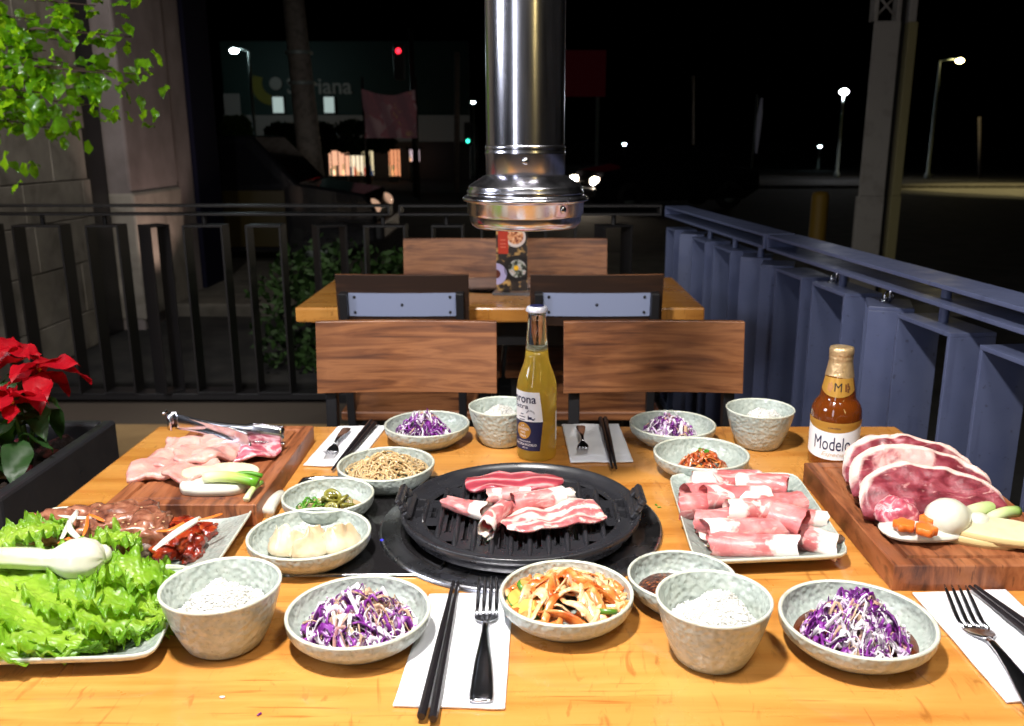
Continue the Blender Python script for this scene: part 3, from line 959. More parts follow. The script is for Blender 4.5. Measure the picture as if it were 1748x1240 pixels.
# lit stalls under the fascia, each thing of its own
rnd = random.Random(9)
stall_cols = (S(0xE8C8A0), S(0xD9A080), S(0xE0D0B0), S(0xC8B890), S(0xD08860), S(0xD8C0C8))
for i, (a, b_, y0, y1) in enumerate(((428, 470, 238, 262), (560, 592, 258, 300), (596, 616, 266, 300), (617, 634, 258, 300), (663, 680, 256, 302), (698, 714, 256, 276))):
    Yk = 40 + i * .4
    p0, p1 = atY(a, y1, Yk), atY(b_, y0, Yk)
    r_ = empty('lit_kiosk', ((p0.x + p1.x) / 2, Yk, gz(Yk)))
    tag(r_, ('small lit kiosk seen over the dark pickup roof', 'lit kiosk with a white counter behind the leaning pole', 'lit kiosk with a pink upright panel',
             'narrow lit kiosk under the box clipped tree', 'lit kiosk behind the dark round sign', 'small lit kiosk right of the red signal pole')[i], 'kiosk')
    w_, z0, z1 = p1.x - p0.x, p0.z - gz(Yk), p1.z - gz(Yk)
    boxo('back_wall', (0, .4, (z0 + z1) / 2), (w_, .05, z1 - z0), mat('kiosk_glow%d' % i, stall_cols[i], rough=.7, emit=(stall_cols[i], 1.5), over=[n(2.2, .45, .6, color=S(0x3A2418), amt=.8)]), r_, bevel=None)
    boxo('counter', (0, .1, z0 * .5), (w_, .4, max(z0, .3)), M_storew, r_, bevel=.02)
    for k_ in range(3):
        boxo('mullion', (-w_ / 2 + w_ * (k_ + .5) / 3, .2, (z0 + z1) / 2), (.035, .06, z1 - z0), M_blackmetal, r_, bevel=None)
    for k_ in range(6):
        c_ = rnd.choice((S(0xE0B080), S(0xC85030), S(0xE8E0D0), S(0x6A7A50), S(0x3A4A6A), S(0x202020)))
        gx, gh = rnd.uniform(-.42, .42) * w_, rnd.uniform(.15, .5) * (z1 - z0)
        boxo('goods', (gx, .28, z0 + gh / 2), (rnd.uniform(.06, .16) * w_, .1, gh), mat('goods_%d_%d' % (i, k_), c_, rough=.7, emit=(c_, .8)), r_, bevel=None)  # goods glow by themselves to look lit
    boxo('roof', (0, .1, z1 + .06), (w_ + .2, 1.0, .1), M_blackmetal, r_, bevel=None)

# banner
p0, p1 = atY(622, 236, 24), atY(710, 152, 24)
w_, h_ = p1.x - p0.x, p1.z - p0.z
ban = empty('hanging_banner', (p0.x, 24, gz(24)))
tag(ban, 'sagging red and white banner strung up beside the red traffic light', 'banner')
g = G()
g.grid(lambda i, j: (w_ * i / 20, .12 * math.sin(i * .8 + j * .4), p0.z - gz(24) + h_ * (j / 12) - .16 * math.sin(math.pi * i / 20) * (j / 12)), 21, 13)
g.build('cloth', mat('banner_print', rough=.7, ramp=n(1.4, detail=2, dist=.6, stops=[(.40, S(0x4A0A14)), (.5, S(0x6A1420)), (.53, S(0x8A8088)), (.7, S(0x9A929A))]),
                     over=[n(2.2, .6, .64, color=S(0x8A7A20))], emit=((.5, .25, .28, 1), .035)), ban)
for x in (0, w_):
    g = G(); g.tube([(x, .05, 0), (x, .05, p1.z - gz(24) + .3)], .03, 6); g.build('pole', M_raildark, ban)


# trees clipped along the avenue
def leaf_cloud(name, m, c, rad, nleaf, size, seed, parent, square=1.):
    r_ = random.Random(seed)
    g = G()
    for _ in range(nleaf):
        d = Vector((r_.gauss(0, 1), r_.gauss(0, 1), r_.gauss(0, 1))).normalized()
        if square != 1.:
            d = Vector([math.copysign(abs(x) ** square, x) for x in d])
        k = .62 + .42 * r_.random()
        k *= 1 + .22 * noise.noise(d * 2.1 + Vector((seed, 0, 0)))
        q = Vector((d.x * rad[0], d.y * rad[1], d.z * rad[2])) * k + Vector(c)
        a = Vector((r_.gauss(0, 1), r_.gauss(0, 1), r_.gauss(0, 1))).normalized()
        b2 = a.orthogonal().normalized()
        s_ = size * (.6 + .8 * r_.random())
        g.add([q - a * s_, q + b2 * s_ * .5, q + a * s_, q - b2 * s_ * .5], [(0, 1, 2, 3)])
    o = g.build(name, m, parent, smooth=False)
    o['kind'] = 'stuff'
    return o


def street_tree(px0, px1, py0, py1, Y, label, m, sq, seed):
    p0, p1 = atY(px0, py1, Y), atY(px1, py0, Y)
    r_ = empty('clipped_tree', ((p0.x + p1.x) / 2, Y, gz(Y)))
    tag(r_, label, 'tree', 'clipped trees along the avenue')
    zc_ = (p0.z + p1.z) / 2 - gz(Y)
    leaf_cloud('crown', m, (0, 0, zc_), ((p1.x - p0.x) / 2, (p1.x - p0.x) / 2.4, (p1.z - p0.z) / 2), 2200, .13, seed, r_, sq)
    g = G(); g.tube([(0, 0, 0), (.03, .02, zc_ * .6), (0, 0, zc_)], [.1, .07, .05], 8); g.build('trunk', M_bark, r_)


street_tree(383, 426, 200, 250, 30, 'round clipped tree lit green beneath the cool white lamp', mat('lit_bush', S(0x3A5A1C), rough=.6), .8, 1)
street_tree(455, 515, 212, 258, 34, 'dark round clipped tree left of the leaning pole', M_bush, .8, 2)
street_tree(530, 570, 212, 260, 34, 'dark round clipped tree right of the leaning pole', M_bush, .8, 3)
street_tree(578, 672, 208, 258, 32, 'wide box clipped dark tree under the banner', M_bush, .55, 4)

hd = empty('low_hedge', (atY(610, 430, 5.2).x, 5.2, -.1))
tag(hd, 'low dark green shrub behind the street railing by the far table', 'shrub')
leaf_cloud('foliage', M_bush, (0, 0, .32), (.62, .3, .42), 2600, .03, 7, hd, .75)
g = G(); g.tube([(0, 0, 0), (0, 0, .3)], .03, 6); g.build('stem', M_bark, hd)


# ---------------------------------------------------------------- vehicles
def car(name, label, loc, rz, prof, glass, width, body_m, door=None, lamps=None, wheels=((.8, .33), (3.3, .33)), lamp_m=None):
    """prof: side outline (x,z), front towards +x"""
    r_ = empty(name, loc, rz)
    tag(r_, label, 'car' if name != 'pickup_truck' else 'pickup')
    k = len(prof)
    g = G()
    Wd = width / 2
    ring = []
    for y, sc_ in ((-Wd, .93), (-Wd * .93, 1), (Wd * .93, 1), (Wd, .93)):
        cx, cz = sum(p[0] for p in prof) / k, sum(p[1] for p in prof) / k
        ring.append([(cx + (x - cx) * (.985 if sc_ < 1 else 1), y * (1 - .14 * max(0, z - .9)), cz + (z - cz) * (.96 if sc_ < 1 else 1)) for x, z in prof])
    g.grid(lambda i, j: ring[i][j], 4, k, cv=True)
    g.f.append(tuple(range(k))); g.m.append(0)
    g.f.append(tuple(range(3 * k, 4 * k))[::-1]); g.m.append(0)
    fix_normals(g.build('body', body_m, r_, smooth=False, bevel=.02))
    for poly in glass:
        for s_ in (-1, 1):
            g = G()
            g.add([(x, s_ * (Wd * (1 - .14 * max(0, z - .9)) + .006), z) for x, z in poly], [tuple(range(len(poly)))])
            g.build('window', M_carglass, r_, smooth=False)
    if door:
        for s_ in (-1, 1):
            g = G(); g.box(((door[0] + door[1]) / 2, s_ * (Wd + .004), (door[2] + door[3]) / 2), (door[1] - door[0], .012, door[3] - door[2]))
            g.build('door', M_cardoor, r_, smooth=False, bevel=.01)
    for x, rad in wheels:
        for s_ in (-1, 1):
            g = G(); g.lathe([(rad * .55, -.1), (rad * .95, -.1), (rad, -.06), (rad, .06), (rad * .95, .1), (rad * .55, .1)], 24)
            w = g.build('wheel', M_tyre, r_, loc=(x, s_ * (Wd - .1), rad), rot=(math.pi / 2, 0, 0))
            g = G(); g.lathe([(0, -.08), (rad * .3, -.09), (rad * .55, -.07), (rad * .55, .07), (rad * .3, .09), (0, .08)], 16); g.build('rim', M_lamppost, w)
    fx = max(p[0] for p in prof)
    for s_ in (-1, 1):
        g = G(); g.blob((lamps[0], s_ * (Wd - .2), lamps[1]), (.1, .17, .09), amp=0, nu=8, nv=12); g.build('headlight', lamp_m or M_lens, r_)
    boxo('bumper', (fx + .0, 0, .42), (.14, width * .96, .2), M_blackmetal, r_, bevel=.04)
    return r_


SEDAN = [(0, .45), (.05, .85), (.7, .95), (1.2, 1.4), (2.4, 1.45), (3.1, 1.0), (3.9, .86), (4.1, .62), (4.1, .35), (3.7, .22), (.4, .22)]
SGL = [[(.95, .98), (1.3, 1.34), (1.85, 1.38), (1.85, .98)], [(1.92, .98), (1.92, 1.38), (2.38, 1.38), (2.85, 1.0)]]
PK = [(0, .5), (0, 1.02), (1.7, 1.02), (1.75, 1.7), (2.7, 1.72), (3.35, 1.14), (4.35, 1.0), (4.5, .8), (4.5, .4), (4.1, .28), (.3, .28)]
PGL = [[(1.86, 1.1), (1.9, 1.6), (2.6, 1.62), (3.1, 1.14)]]
Yp = 9.6
fxp = atY(655, 360, Yp).x
car('pickup_truck', 'black pickup with dull yellow door parked along the kerb behind the leaning pole', (fxp - 3.0, Yp, -.1), math.radians(2),
    [(x * .667, z * .80) for x, z in PK], [[(x * .667, z * .80) for x, z in PGL[0]]], 1.5, M_carblk, door=(1.2, 2.1, .28, .84), lamps=(2.93, .66), wheels=((.55, .3), (2.4, .3)))
Yq = 12.6
car('parked_car', 'dark car with red roof parked behind the black pickup', (atY(545, 300, Yq).x - 4.1, Yq, gz(Yq)), 0, [(x, z * 1.0) for x, z in SEDAN], SGL, 1.6,
    mat('dark_red_car_paint', (.03, .006, .008, 1), rough=.15, coat=.8), lamps=(4.0, .7))
hl = emat('headlight_on', (1, .82, .62, 1), 120)
p = atY(998, 305, 20)
a_ = math.radians(-161)
car('oncoming_car', 'dark turning car with two bright headlights beside the duct hood', (p.x - 4.05 * math.cos(a_), 20 - 4.05 * math.sin(a_), gz(20)), a_, SEDAN, SGL, 1.6, M_carblk, lamps=(4.05, .66), lamp_m=hl)
p = atY(1064, 272, 95)
a_ = math.radians(-90 - 42)
car('distant_car', 'tiny distant car with white headlights far down the avenue', (p.x - 4.05 * math.cos(a_), 95 - 4.05 * math.sin(a_), gz(95)), a_, SEDAN, SGL, 1.6, M_carblk, lamps=(4.05, .7), lamp_m=emat('headlight_far', (1, .95, .85, 1), 60))
q = atY(1000, 305, 19.3)
light('oncoming_headlight', 'SPOT', (q.x, 19.3, gz(20) + .62), (q.x + .4, 10, -.3), 12, (1, .8, .6), .1, spot=math.radians(70))
# ================================================================== FURNITURE
def table(name, label, x0, x1, y0, y1, th=.045):
    r_ = empty(name, ((x0 + x1) / 2, (y0 + y1) / 2, 0))
    tag(r_, label, 'table')
    w, d = x1 - x0, y1 - y0
    boxo('tabletop', (0, 0, TZ - th / 2), (w, d, th), M_table, r_, bevel=.006)
    boxo('apron', (0, 0, TZ - th - .045), (w * .72, d * .72, .085), M_blackmetal, r_)
    for sx in (-1, 1):
        for sy in (-1, 1):
            boxo('leg', (sx * w * .34, sy * d * .34, (TZ - th - .09) / 2), (.06, .06, TZ - th - .09), M_blackmetal, r_)
    return r_


table('dining_table', 'varnished honey wood table laid with the barbecue meal', -.632, .632, .48, 1.432)
table('dining_table', 'empty honey wood table beyond the chairs, with a menu stand on it', -.68, .52, 2.53, 3.12)


def chair(loc, rz, label):
    """back board at local y=0, seat towards +y (front); board .365 wide, top .875"""
    r_ = empty('wooden_chair', loc, rz)
    tag(r_, label, 'chair', 'wood and black steel chairs')
    w = .362
    def bend(x):
        return -.012 * (1 - (2 * x / w) ** 2)
    g = G()
    nx = 17
    def fn(i, j):
        x = -w / 2 + w * i / (nx - 1)
        y = bend(x) + (0 if j in (0, 3) else -.016)
        z = .728 if j in (0, 1) else .872
        lean = -(z - .7) * .12
        return (x, y + lean, z)
    g.grid(fn, nx, 4, cv=True)
    g.f.append((0, 1, 2, 3)); g.m.append(0); k = (nx - 1) * 4
    g.f.append((k + 3, k + 2, k + 1, k)); g.m.append(0)
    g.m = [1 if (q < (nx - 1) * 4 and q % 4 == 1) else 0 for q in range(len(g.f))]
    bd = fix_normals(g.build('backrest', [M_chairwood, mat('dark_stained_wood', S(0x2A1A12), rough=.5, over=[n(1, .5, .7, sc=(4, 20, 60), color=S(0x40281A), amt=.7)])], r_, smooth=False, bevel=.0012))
    # painted steel strap on the rear of the board with five bolts
    g = G()
    def fs(i, j):
        x = -.146 + .292 * i / (nx - 1)
        z = .757 if j in (0, 1) else .822
        y = bend(x) - .016 - (.001 if j in (0, 3) else .005) - (z - .7) * .12
        return (x, y, z)
    g.grid(fs, nx, 4, cv=True)
    st = fix_normals(g.build('steel_strap', mat('blue_grey_paint', S(0x8C95B2), rough=.45), r_, smooth=False))
    for x, z in ((-.13, .768), (-.13, .811), (0, .79), (.13, .768), (.13, .811)):
        g = G(); g.blob((x, bend(x) - .022 - (z - .7) * .12, z), (.0042, .003, .0042), amp=0, nu=6, nv=8); g.build('bolt', M_black, st)
    for s_ in (-1, 1):
        boxo('back_post', (s_ * .158, -.026, .63), (.022, .028, .39), M_blackmetal, r_, rot=Matrix.Rotation(math.radians(6), 3, 'X'))
        boxo('leg', (s_ * .158, .0, .22), (.025, .025, .44), M_blackmetal, r_)
        boxo('leg', (s_ * .158, .36, .22), (.025, .025, .44), M_blackmetal, r_)
        boxo('side_rail', (s_ * .158, .18, .43), (.025, .335, .025), M_blackmetal, r_)
    boxo('seat', (0, .19, .462), (.38, .40, .028), M_chairwood, r_, bevel=.006)
    boxo('stretcher', (0, .36, .2), (.29, .02, .02), M_blackmetal, r_)
    return r_


cx = lambda px, Y, z=.8: atY(px, 600, Y).x
# facing the camera across the near table (front towards -y)
YC = 1.70
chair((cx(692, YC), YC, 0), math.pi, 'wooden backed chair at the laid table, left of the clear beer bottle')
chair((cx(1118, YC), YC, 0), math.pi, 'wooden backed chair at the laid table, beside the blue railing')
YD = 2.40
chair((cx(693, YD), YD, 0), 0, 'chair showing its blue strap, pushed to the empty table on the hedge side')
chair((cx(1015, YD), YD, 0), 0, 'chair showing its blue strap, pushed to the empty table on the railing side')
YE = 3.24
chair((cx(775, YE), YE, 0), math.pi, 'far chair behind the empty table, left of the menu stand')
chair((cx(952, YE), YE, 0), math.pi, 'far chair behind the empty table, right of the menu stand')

# grill cover and menu stand on the far table
p = at(845, 487)
g = G(); g.lathe([(0, .006), (.13, .006), (.145, .004), (.165, .003), (.17, .0)], 40, tuple(p))
tag(g.build('grill_cover', M_steel), 'round steel grill cover set in the empty table', 'grill cover')
p = at(874, 503)
W_, H_ = .098, .19
ms = empty('menu_stand', p, math.radians(-6))
tag(ms, 'clear acrylic menu stand with a food picture card on the empty table', 'menu stand')
boxo('acrylic_base', (0, .01, .004), (.12, .07, .008), mat('acrylic', (.9, .9, .95, 1), rough=.03, trans=.9), ms)
cd = boxo('card', (0, 0, .012 + H_ / 2), (W_, .003, H_), mat('menu_card_ground', S(0x2A221E), rough=.4, over=[n(40, .5, .6, color=S(0xB08A50))]), ms, bevel=None)


def disc(nm, cx_, cz_, r1, m, y, par, r0=0., x0=-W_ / 2, x1=W_ / 2, z0=.012, z1=.012 + H_):
    g = G()
    k = 40
    g.grid(lambda i, j: (min(x1, max(x0, cx_ + (r0 if i == 0 else r1) * math.cos(2 * math.pi * j / k))), y - .0002 * i, min(z1, max(z0, cz_ + (r0 if i == 0 else r1) * math.sin(2 * math.pi * j / k)))), 2, k, cv=True)
    return fix_normals(g.build(nm, m, par, smooth=False))


f0 = -.0021
PR = dict(rough=.35)
boxo('red_title_block', (-.027, -.0022, .165), (.032, .0008, .072), mat('menu_red', S(0xB0341E), **PR), cd, bevel=None)
for zz_ in (.172, .160, .150):
    boxo('title_line', (-.027, -.0028, zz_), (.018, .0004, .003), mat('menu_pink', S(0xD0705A), **PR), cd, bevel=None)
disc('printed_bowl', .012, .182, .032, mat('menu_white', S(0xD8C8C4), **PR), -.0022, cd)
disc('printed_food', .012, .184, .025, mat('menu_food', **PR, ramp=n(90, detail=3, stops=[(.4, S(0x7A3018)), (.5, S(0xD89060)), (.65, S(0xE8C8A0))])), -.0026, cd)
disc('printed_pan', .018, .083, .042, mat('menu_pan', S(0x1C1818), **PR), -.0022, cd)
disc('printed_stew', .018, .083, .028, mat('menu_stew', **PR, ramp=n(60, detail=3, stops=[(.42, S(0x20201A)), (.5, S(0x8A9080)), (.58, S(0xC8C4C8)), (.66, S(0xA06A3A))])), -.0026, cd)
disc('printed_yolk', .014, .085, .008, mat('menu_yolk', S(0xE8B020), **PR), -.0030, cd)
disc('printed_dish', -.05, .065, .034, mat('menu_lilac', S(0xA8A0C8), **PR), -.0022, cd)
disc('printed_sauce', -.05, .065, .014, mat('menu_brown', S(0x5A2A1C), **PR), -.0026, cd)
boxo('acrylic_front', (0, -.006, .012 + H_ / 2), (W_ + .012, .002, H_ + .006), mat('acrylic_clear', (1, 1, 1, 1), rough=.02, trans=1, ior=1.1, alpha=.18), ms, bevel=None)

# ---------------------------------------------------------------- exhaust duct and hood over the grill
YH = 1.067
pxr = 1.062 / 1500 * 1.0
zy = lambda py: atY(897, py, YH).z
hx = atY(897, 300, YH).x
hood = empty('exhaust_duct', (hx, YH, zy(388)))
tag(hood, 'polished steel exhaust duct with flared hood hanging over the grill', 'exhaust duct')
z0 = zy(388)
K = .000716


def prof(l):
    return [(r * K, zy(y) - z0) for r, y in l]


g = G(); g.lathe([(64.5 * K, zy(252) - z0), (64.5 * K, 2.7 - z0)], 96); g.build('pipe', M_duct, hood)
g = G(); g.lathe(prof([(64, 300), (65.5, 298), (65.8, 266), (66.8, 263), (66.8, 260), (65.6, 257), (66.4, 254), (66.4, 250), (64.8, 248)]), 96); cl = g.build('collar', M_duct, hood)
g = G(); g.lathe(prof([(66, 299), (69, 300), (93, 316), (95, 319), (94.5, 322), (97.5, 325), (97.5, 329), (96.5, 331), (100, 334), (104, 336), (105, 339), (104, 342), (99, 343)]), 96)
g.build('flare', M_duct, hood)
g = G(); g.lathe(prof([(99, 343.2), (97.5, 345), (97, 363), (94, 366), (93.5, 369), (93, 376), (90, 383), (84, 387.5), (78, 388), (77, 384)]), 96)
g.build('bottom_ring', M_duct, hood)
g = G(); g.lathe(prof([(77, 380), (20, 372)]), 48); g.build('filter_throat', M_blackmetal, hood)


def screw(px, py, rpx):
    dx = (px - 897) * K
    R_ = rpx * K
    a = math.asin(max(-1, min(1, dx / R_)))
    g = G(); g.blob((0, 0, 0), (.0042, .003, .0042), amp=0, nu=7, nv=12)
    g.build('screw', M_steel, cl, loc=(R_ * math.sin(a), -R_ * math.cos(a), zy(py) - z0), rot=(0, 0, a))


screw(897, 274, 65.8)
screw(957, 353, 97.2)

# ---------------------------------------------------------------- planter with poinsettia, tree on the left
pl = empty('planter', (-1.05, 1.40, 0))
tag(pl, 'long black planter box beside the laid table', 'planter')
g = G()
wx, wy, hz_ = .27, .19, .71
for nm, c, d in (('wall', (wx - .012, 0, hz_ / 2), (.024, 2 * wy, hz_)), ('wall', (-wx + .012, 0, hz_ / 2), (.024, 2 * wy, hz_)),
                 ('wall', (0, wy - .012, hz_ / 2), (2 * wx - .05, .024, hz_)), ('wall', (0, -wy + .012, hz_ / 2), (2 * wx - .05, .024, hz_))):
    boxo(nm, c, d, M_planter, pl, bevel=.006)
g = G()
g.grid(lambda i, j: (-wx + .02 + (2 * wx - .04) * i / 24, -wy + .02 + (2 * wy - .04) * j / 18, hz_ - .035 + .022 * noise.noise(Vector((i * .5, j * .5, 0)))), 25, 19)
so = g.build('soil', M_soil, pl)
rnd = random.Random(3)
for k_ in range(26):
    x, y = rnd.uniform(-.2, .25), rnd.uniform(-.17, .17)
    g = G(); g.blob((0, 0, 0), (.008 + .012 * rnd.random(), .008 + .008 * rnd.random(), .005 + .004 * rnd.random()), amp=.4, seed=k_, nu=6, nv=8)
    g.build('bark_chip', rnd.choice((M_bark, M_soil, mat('pale_chip', S(0x7A5A3A), rough=.8), mat('red_chip', S(0x6A1420), rough=.7))), so, loc=(x, y, hz_ - .022), rot=(0, 0, rnd.random() * 6))


def leaf_mesh(L_, W__, droop, serr=0., nu=9, fold=.25):
    g = G()
    def fn(i, j):
        u = i / (nu - 1); v = (j - 2) / 2
        w = W__ * math.sin(math.pi * min(1, u * .97 + .02)) ** .75 * (1.15 - .5 * u)
        w *= 1 + serr * (.5 if i % 2 else -.4)
        return (L_ * u, w * v, -droop * u * u + fold * w * abs(v) + .006 * math.sin(u * 9 + v * 2))
    g.grid(fn, nu, 5)
    return g


ps = empty('poinsettia', (-.85, 1.41, hz_ - .03))
ps.scale = (.8, .8, .82)
tag(ps, 'red poinsettia with dark green leaves growing in the black planter', 'plant')
g = G()
heads = [(-.10, -.03, .21), (.02, -.06, .155), (-.035, .06, .235), (.035, .02, .20), (-.16, .05, .14), (-.08, -.1, .10)]
for hx_, hy_, hz2 in heads:
    g.tube([(0, 0, 0), (hx_ * .5, hy_ * .5, hz2 * .5), (hx_, hy_, hz2)], [.006, .005, .004], 6)
g.build('stem', mat('green_stem', S(0x3A5A20), rough=.6), ps)
rl = [leaf_mesh(l, w, d) for l, w, d in ((.085, .026, .02), (.07, .022, .012), (.10, .03, .035))]
rm = [r_.build('bract', M_red, ps) for r_ in rl]
gl = [leaf_mesh(l, w, d).build('leaf', M_leafd, ps) for l, w, d in ((.09, .03, .045), (.075, .026, .03))]
used = set()
def put(protos, loc, rot):
    o = rnd.choice(protos)
    if o.name not in used:
        used.add(o.name); c = o
    else:
        c = o.copy(); COL.objects.link(c)
    c.location = loc; c.rotation_euler = rot
    s_ = rnd.uniform(.8, 1.15); c.scale = (s_, s_, s_)
for hx_, hy_, hz2 in heads:
    a0 = rnd.random() * 6
    for k_ in range(8):
        put(rm, (hx_, hy_, hz2 + .004 * k_), (rnd.uniform(-.4, .4), rnd.uniform(-.35, .55), a0 + k_ * 2.4))
    for k_ in range(5):
        put(gl, (hx_ * .8, hy_ * .8, hz2 * rnd.uniform(.5, .85)), (rnd.uniform(-.4, .4), rnd.uniform(.1, .8), a0 + k_ * 1.3))
    g = G()
    for k_ in range(5):
        g.blob((hx_ + rnd.uniform(-.007, .007), hy_ + rnd.uniform(-.007, .007), hz2 + .008), (.003, .003, .004), amp=0, nu=5, nv=6)
    g.build('flower_bead', mat('bead_yellow', S(0xC8A030), rough=.5), ps)

tr = empty('terrace_tree', (-2.45, 3.05, 0))
tag(tr, 'small terrace tree with bright green leaves reaching in front of the stone wall', 'tree')
g = G()
rnd = random.Random(11)
g.tube([(0, 0, 0), (.03, 0, .6), (-.02, .02, 1.2), (.02, 0, 1.9)], [.05, .045, .04, .02], 10)
g.build('trunk', M_bark, tr)
crown = G()
tips = []
ends = [(.80, -.2, 1.32), (.92, -.2, 1.27), (1.0, -.25, 1.36), (1.09, -.2, 1.33), (1.18, -.25, 1.42), (1.27, -.2, 1.42), (1.24, -.2, 1.53), (1.14, -.2, 1.62), (.92, -.1, 1.5), (.72, -.2, 1.41), (.62, -.1, 1.34), (1.0, -.15, 1.46), (.95, -.2, 1.58), (.8, -.1, 1.45)]
for e in ends:
    m1 = (e[0] * .4, e[1] * .4 + .03, 1.35 + (e[2] - 1.35) * .7)
    m2 = (e[0] * .75, e[1] * .8, e[2] + .03)
    crown.tube([(0, 0, 1.3), m1, m2, e], [.014, .009, .005, .002], 6)
    for k_ in range(21):
        f_ = .3 + .7 * (k_ / 20)
        A, B = (Vector(m1), Vector(m2)) if f_ < .65 else (Vector(m2), Vector(e))
        ff = (f_ - .3) / .35 if f_ < .65 else (f_ - .65) / .35
        tips.append(A.lerp(B, ff) + Vector((rnd.gauss(0, .04), rnd.gauss(0, .06), rnd.gauss(-.02, .045))))
light('tree_lamp', 'SPOT', (-2.3, 2.0, 2.1), (-1.5, 2.85, 1.38), 75, (.95, 1, .9), .06, spot=math.radians(60))
cr = crown.build('crown', M_bark, tr)
fo = G()
for q in tips:
    for _ in range(2):
        c_ = q + Vector((rnd.gauss(0, .045), rnd.gauss(0, .05), rnd.gauss(0, .04)))
        R3 = Euler((rnd.uniform(-1.2, 1.2), rnd.uniform(-.4, 1.3), rnd.random() * 6.28)).to_matrix()
        lm = leaf_mesh(.05 * rnd.uniform(.6, 1.1), .017, .01, nu=5)
        fo.add([R3 @ Vector(p_) + c_ for p_ in lm.v], lm.f)
fo.build('foliage', M_leaf, tr)['kind'] = 'stuff'
g = leaf_mesh(.062, .022, .012, nu=7)
lf = g.build('leaf', M_leaf, cr)
for i, q in enumerate(tips):
    c = lf if i == 0 else lf.copy()
    if i:
        COL.objects.link(c)
    c.location = q
    c.rotation_euler = (rnd.uniform(-1.2, 1.2), rnd.uniform(-.4, 1.3), rnd.random() * 6.28)
    s_ = rnd.uniform(.6, 1.2); c.scale = (s_, s_, s_)
# ================================================================== ON THE TABLE
def quadmap(P):
    P = [Vector(p) for p in P]        # TL TR BR BL
    def f(u, v):                      # u left->right, v near->far
        a = P[3].lerp(P[2], u); b = P[0].lerp(P[1], u)
        return a.lerp(b, v)
    return f


def rsq(a, r, e=.28):
    """rounded square of half size r at angle a"""
    c, s_ = math.cos(a), math.sin(a)
    m = (abs(c) ** (2 / e) + abs(s_) ** (2 / e)) ** (-e / 2)
    return c * m * r, s_ * m * r


# ---------------------------------------------------------------- grill
gc = at(889, 872, TZ + .03)
GX, GY = gc.x, 1.028
ring = empty('grill_surround', (GX, GY, TZ))
tag(ring, 'polished steel trim ring set in the table around the black grill pan', 'grill ring')
g = G(); g.lathe([(.136, .0016), (.150, .0018), (.154, .0035), (.160, .005), (.168, .0045), (.1725, .0065), (.1755, .006), (.1775, .0035), (.1785, .0008)], 96)
g.build('trim', mat('ring_steel', (.58, .58, .63, 1), rough=.26, metal=1, rough_noise=n(20, lo=.2, hi=.36)), ring)
g = G(); g.lathe([(0, .0012), (.137, .0012)], 64); g.build('burner_well', M_blackmetal, ring)

P0, P1, P2, P3 = at(512, 816), at(792, 816), at(757, 986), at(455, 986)
pan_p = empty('grill_side_panel', (P0 + P1 + P2 + P3) / 4)
tag(pan_p, 'black glossy control panel with thin steel edge beside the grill ring', 'control panel')
cpx = (P0 + P1 + P2 + P3) / 4
fm = quadmap([p - cpx for p in (P0, P1, P2, P3)])


def qplate(name, m, prof, e, seg=64, parent=None):
    g = G()
    def fn(i, j):
        r_, z = prof[i]
        x, y = rsq(2 * math.pi * j / seg, r_, e)
        q = fm_(.5 + x / 2, .5 + y / 2)
        return (q.x, q.y, z)
    g.grid(fn, len(prof), seg, cv=True)
    return g.build(name, m, parent)


fm_ = fm
qplate('panel', M_blackglass, [(.0, .0022), (.965, .0022), (.972, .0018)], .12, parent=pan_p)
qplate('edge_trim', M_steel, [(.97, .0014), (.972, .0034), (.995, .0034), (1.0, .0005)], .12, parent=pan_p)
g = G(); g.blob((0, 0, 0), (.0025, .0015, .0012), amp=0, nu=6, nv=8)
g.build('indicator_light', emat('blue_led', (.05, .05, 1, 1), 1.5), ring, loc=tuple(at(652, 922, TZ + .006) - Vector((GX, GY, TZ))))

gp = empty('grill_pan', (GX, GY, TZ + .004))
gp.scale = (.945, .945, .80)
tag(gp, 'round black ridged grill pan with two lug handles over the table burner', 'grill pan')
RP = .1585
g = G(); g.lathe([(.1475, .004), (.1485, .015), (.1525, .0165), (.156, .018), (.1585, .022), (.1595, .030), (.1580, .0315), (.1555, .0312), (.1535, .027),
                  (.150, .0235), (.144, .0202), (.138, .0190), (.1355, .0208), (.1325, .0210), (.130, .0195), (.128, .0172)], 128)
g.build('pan_body', M_iron, gp)
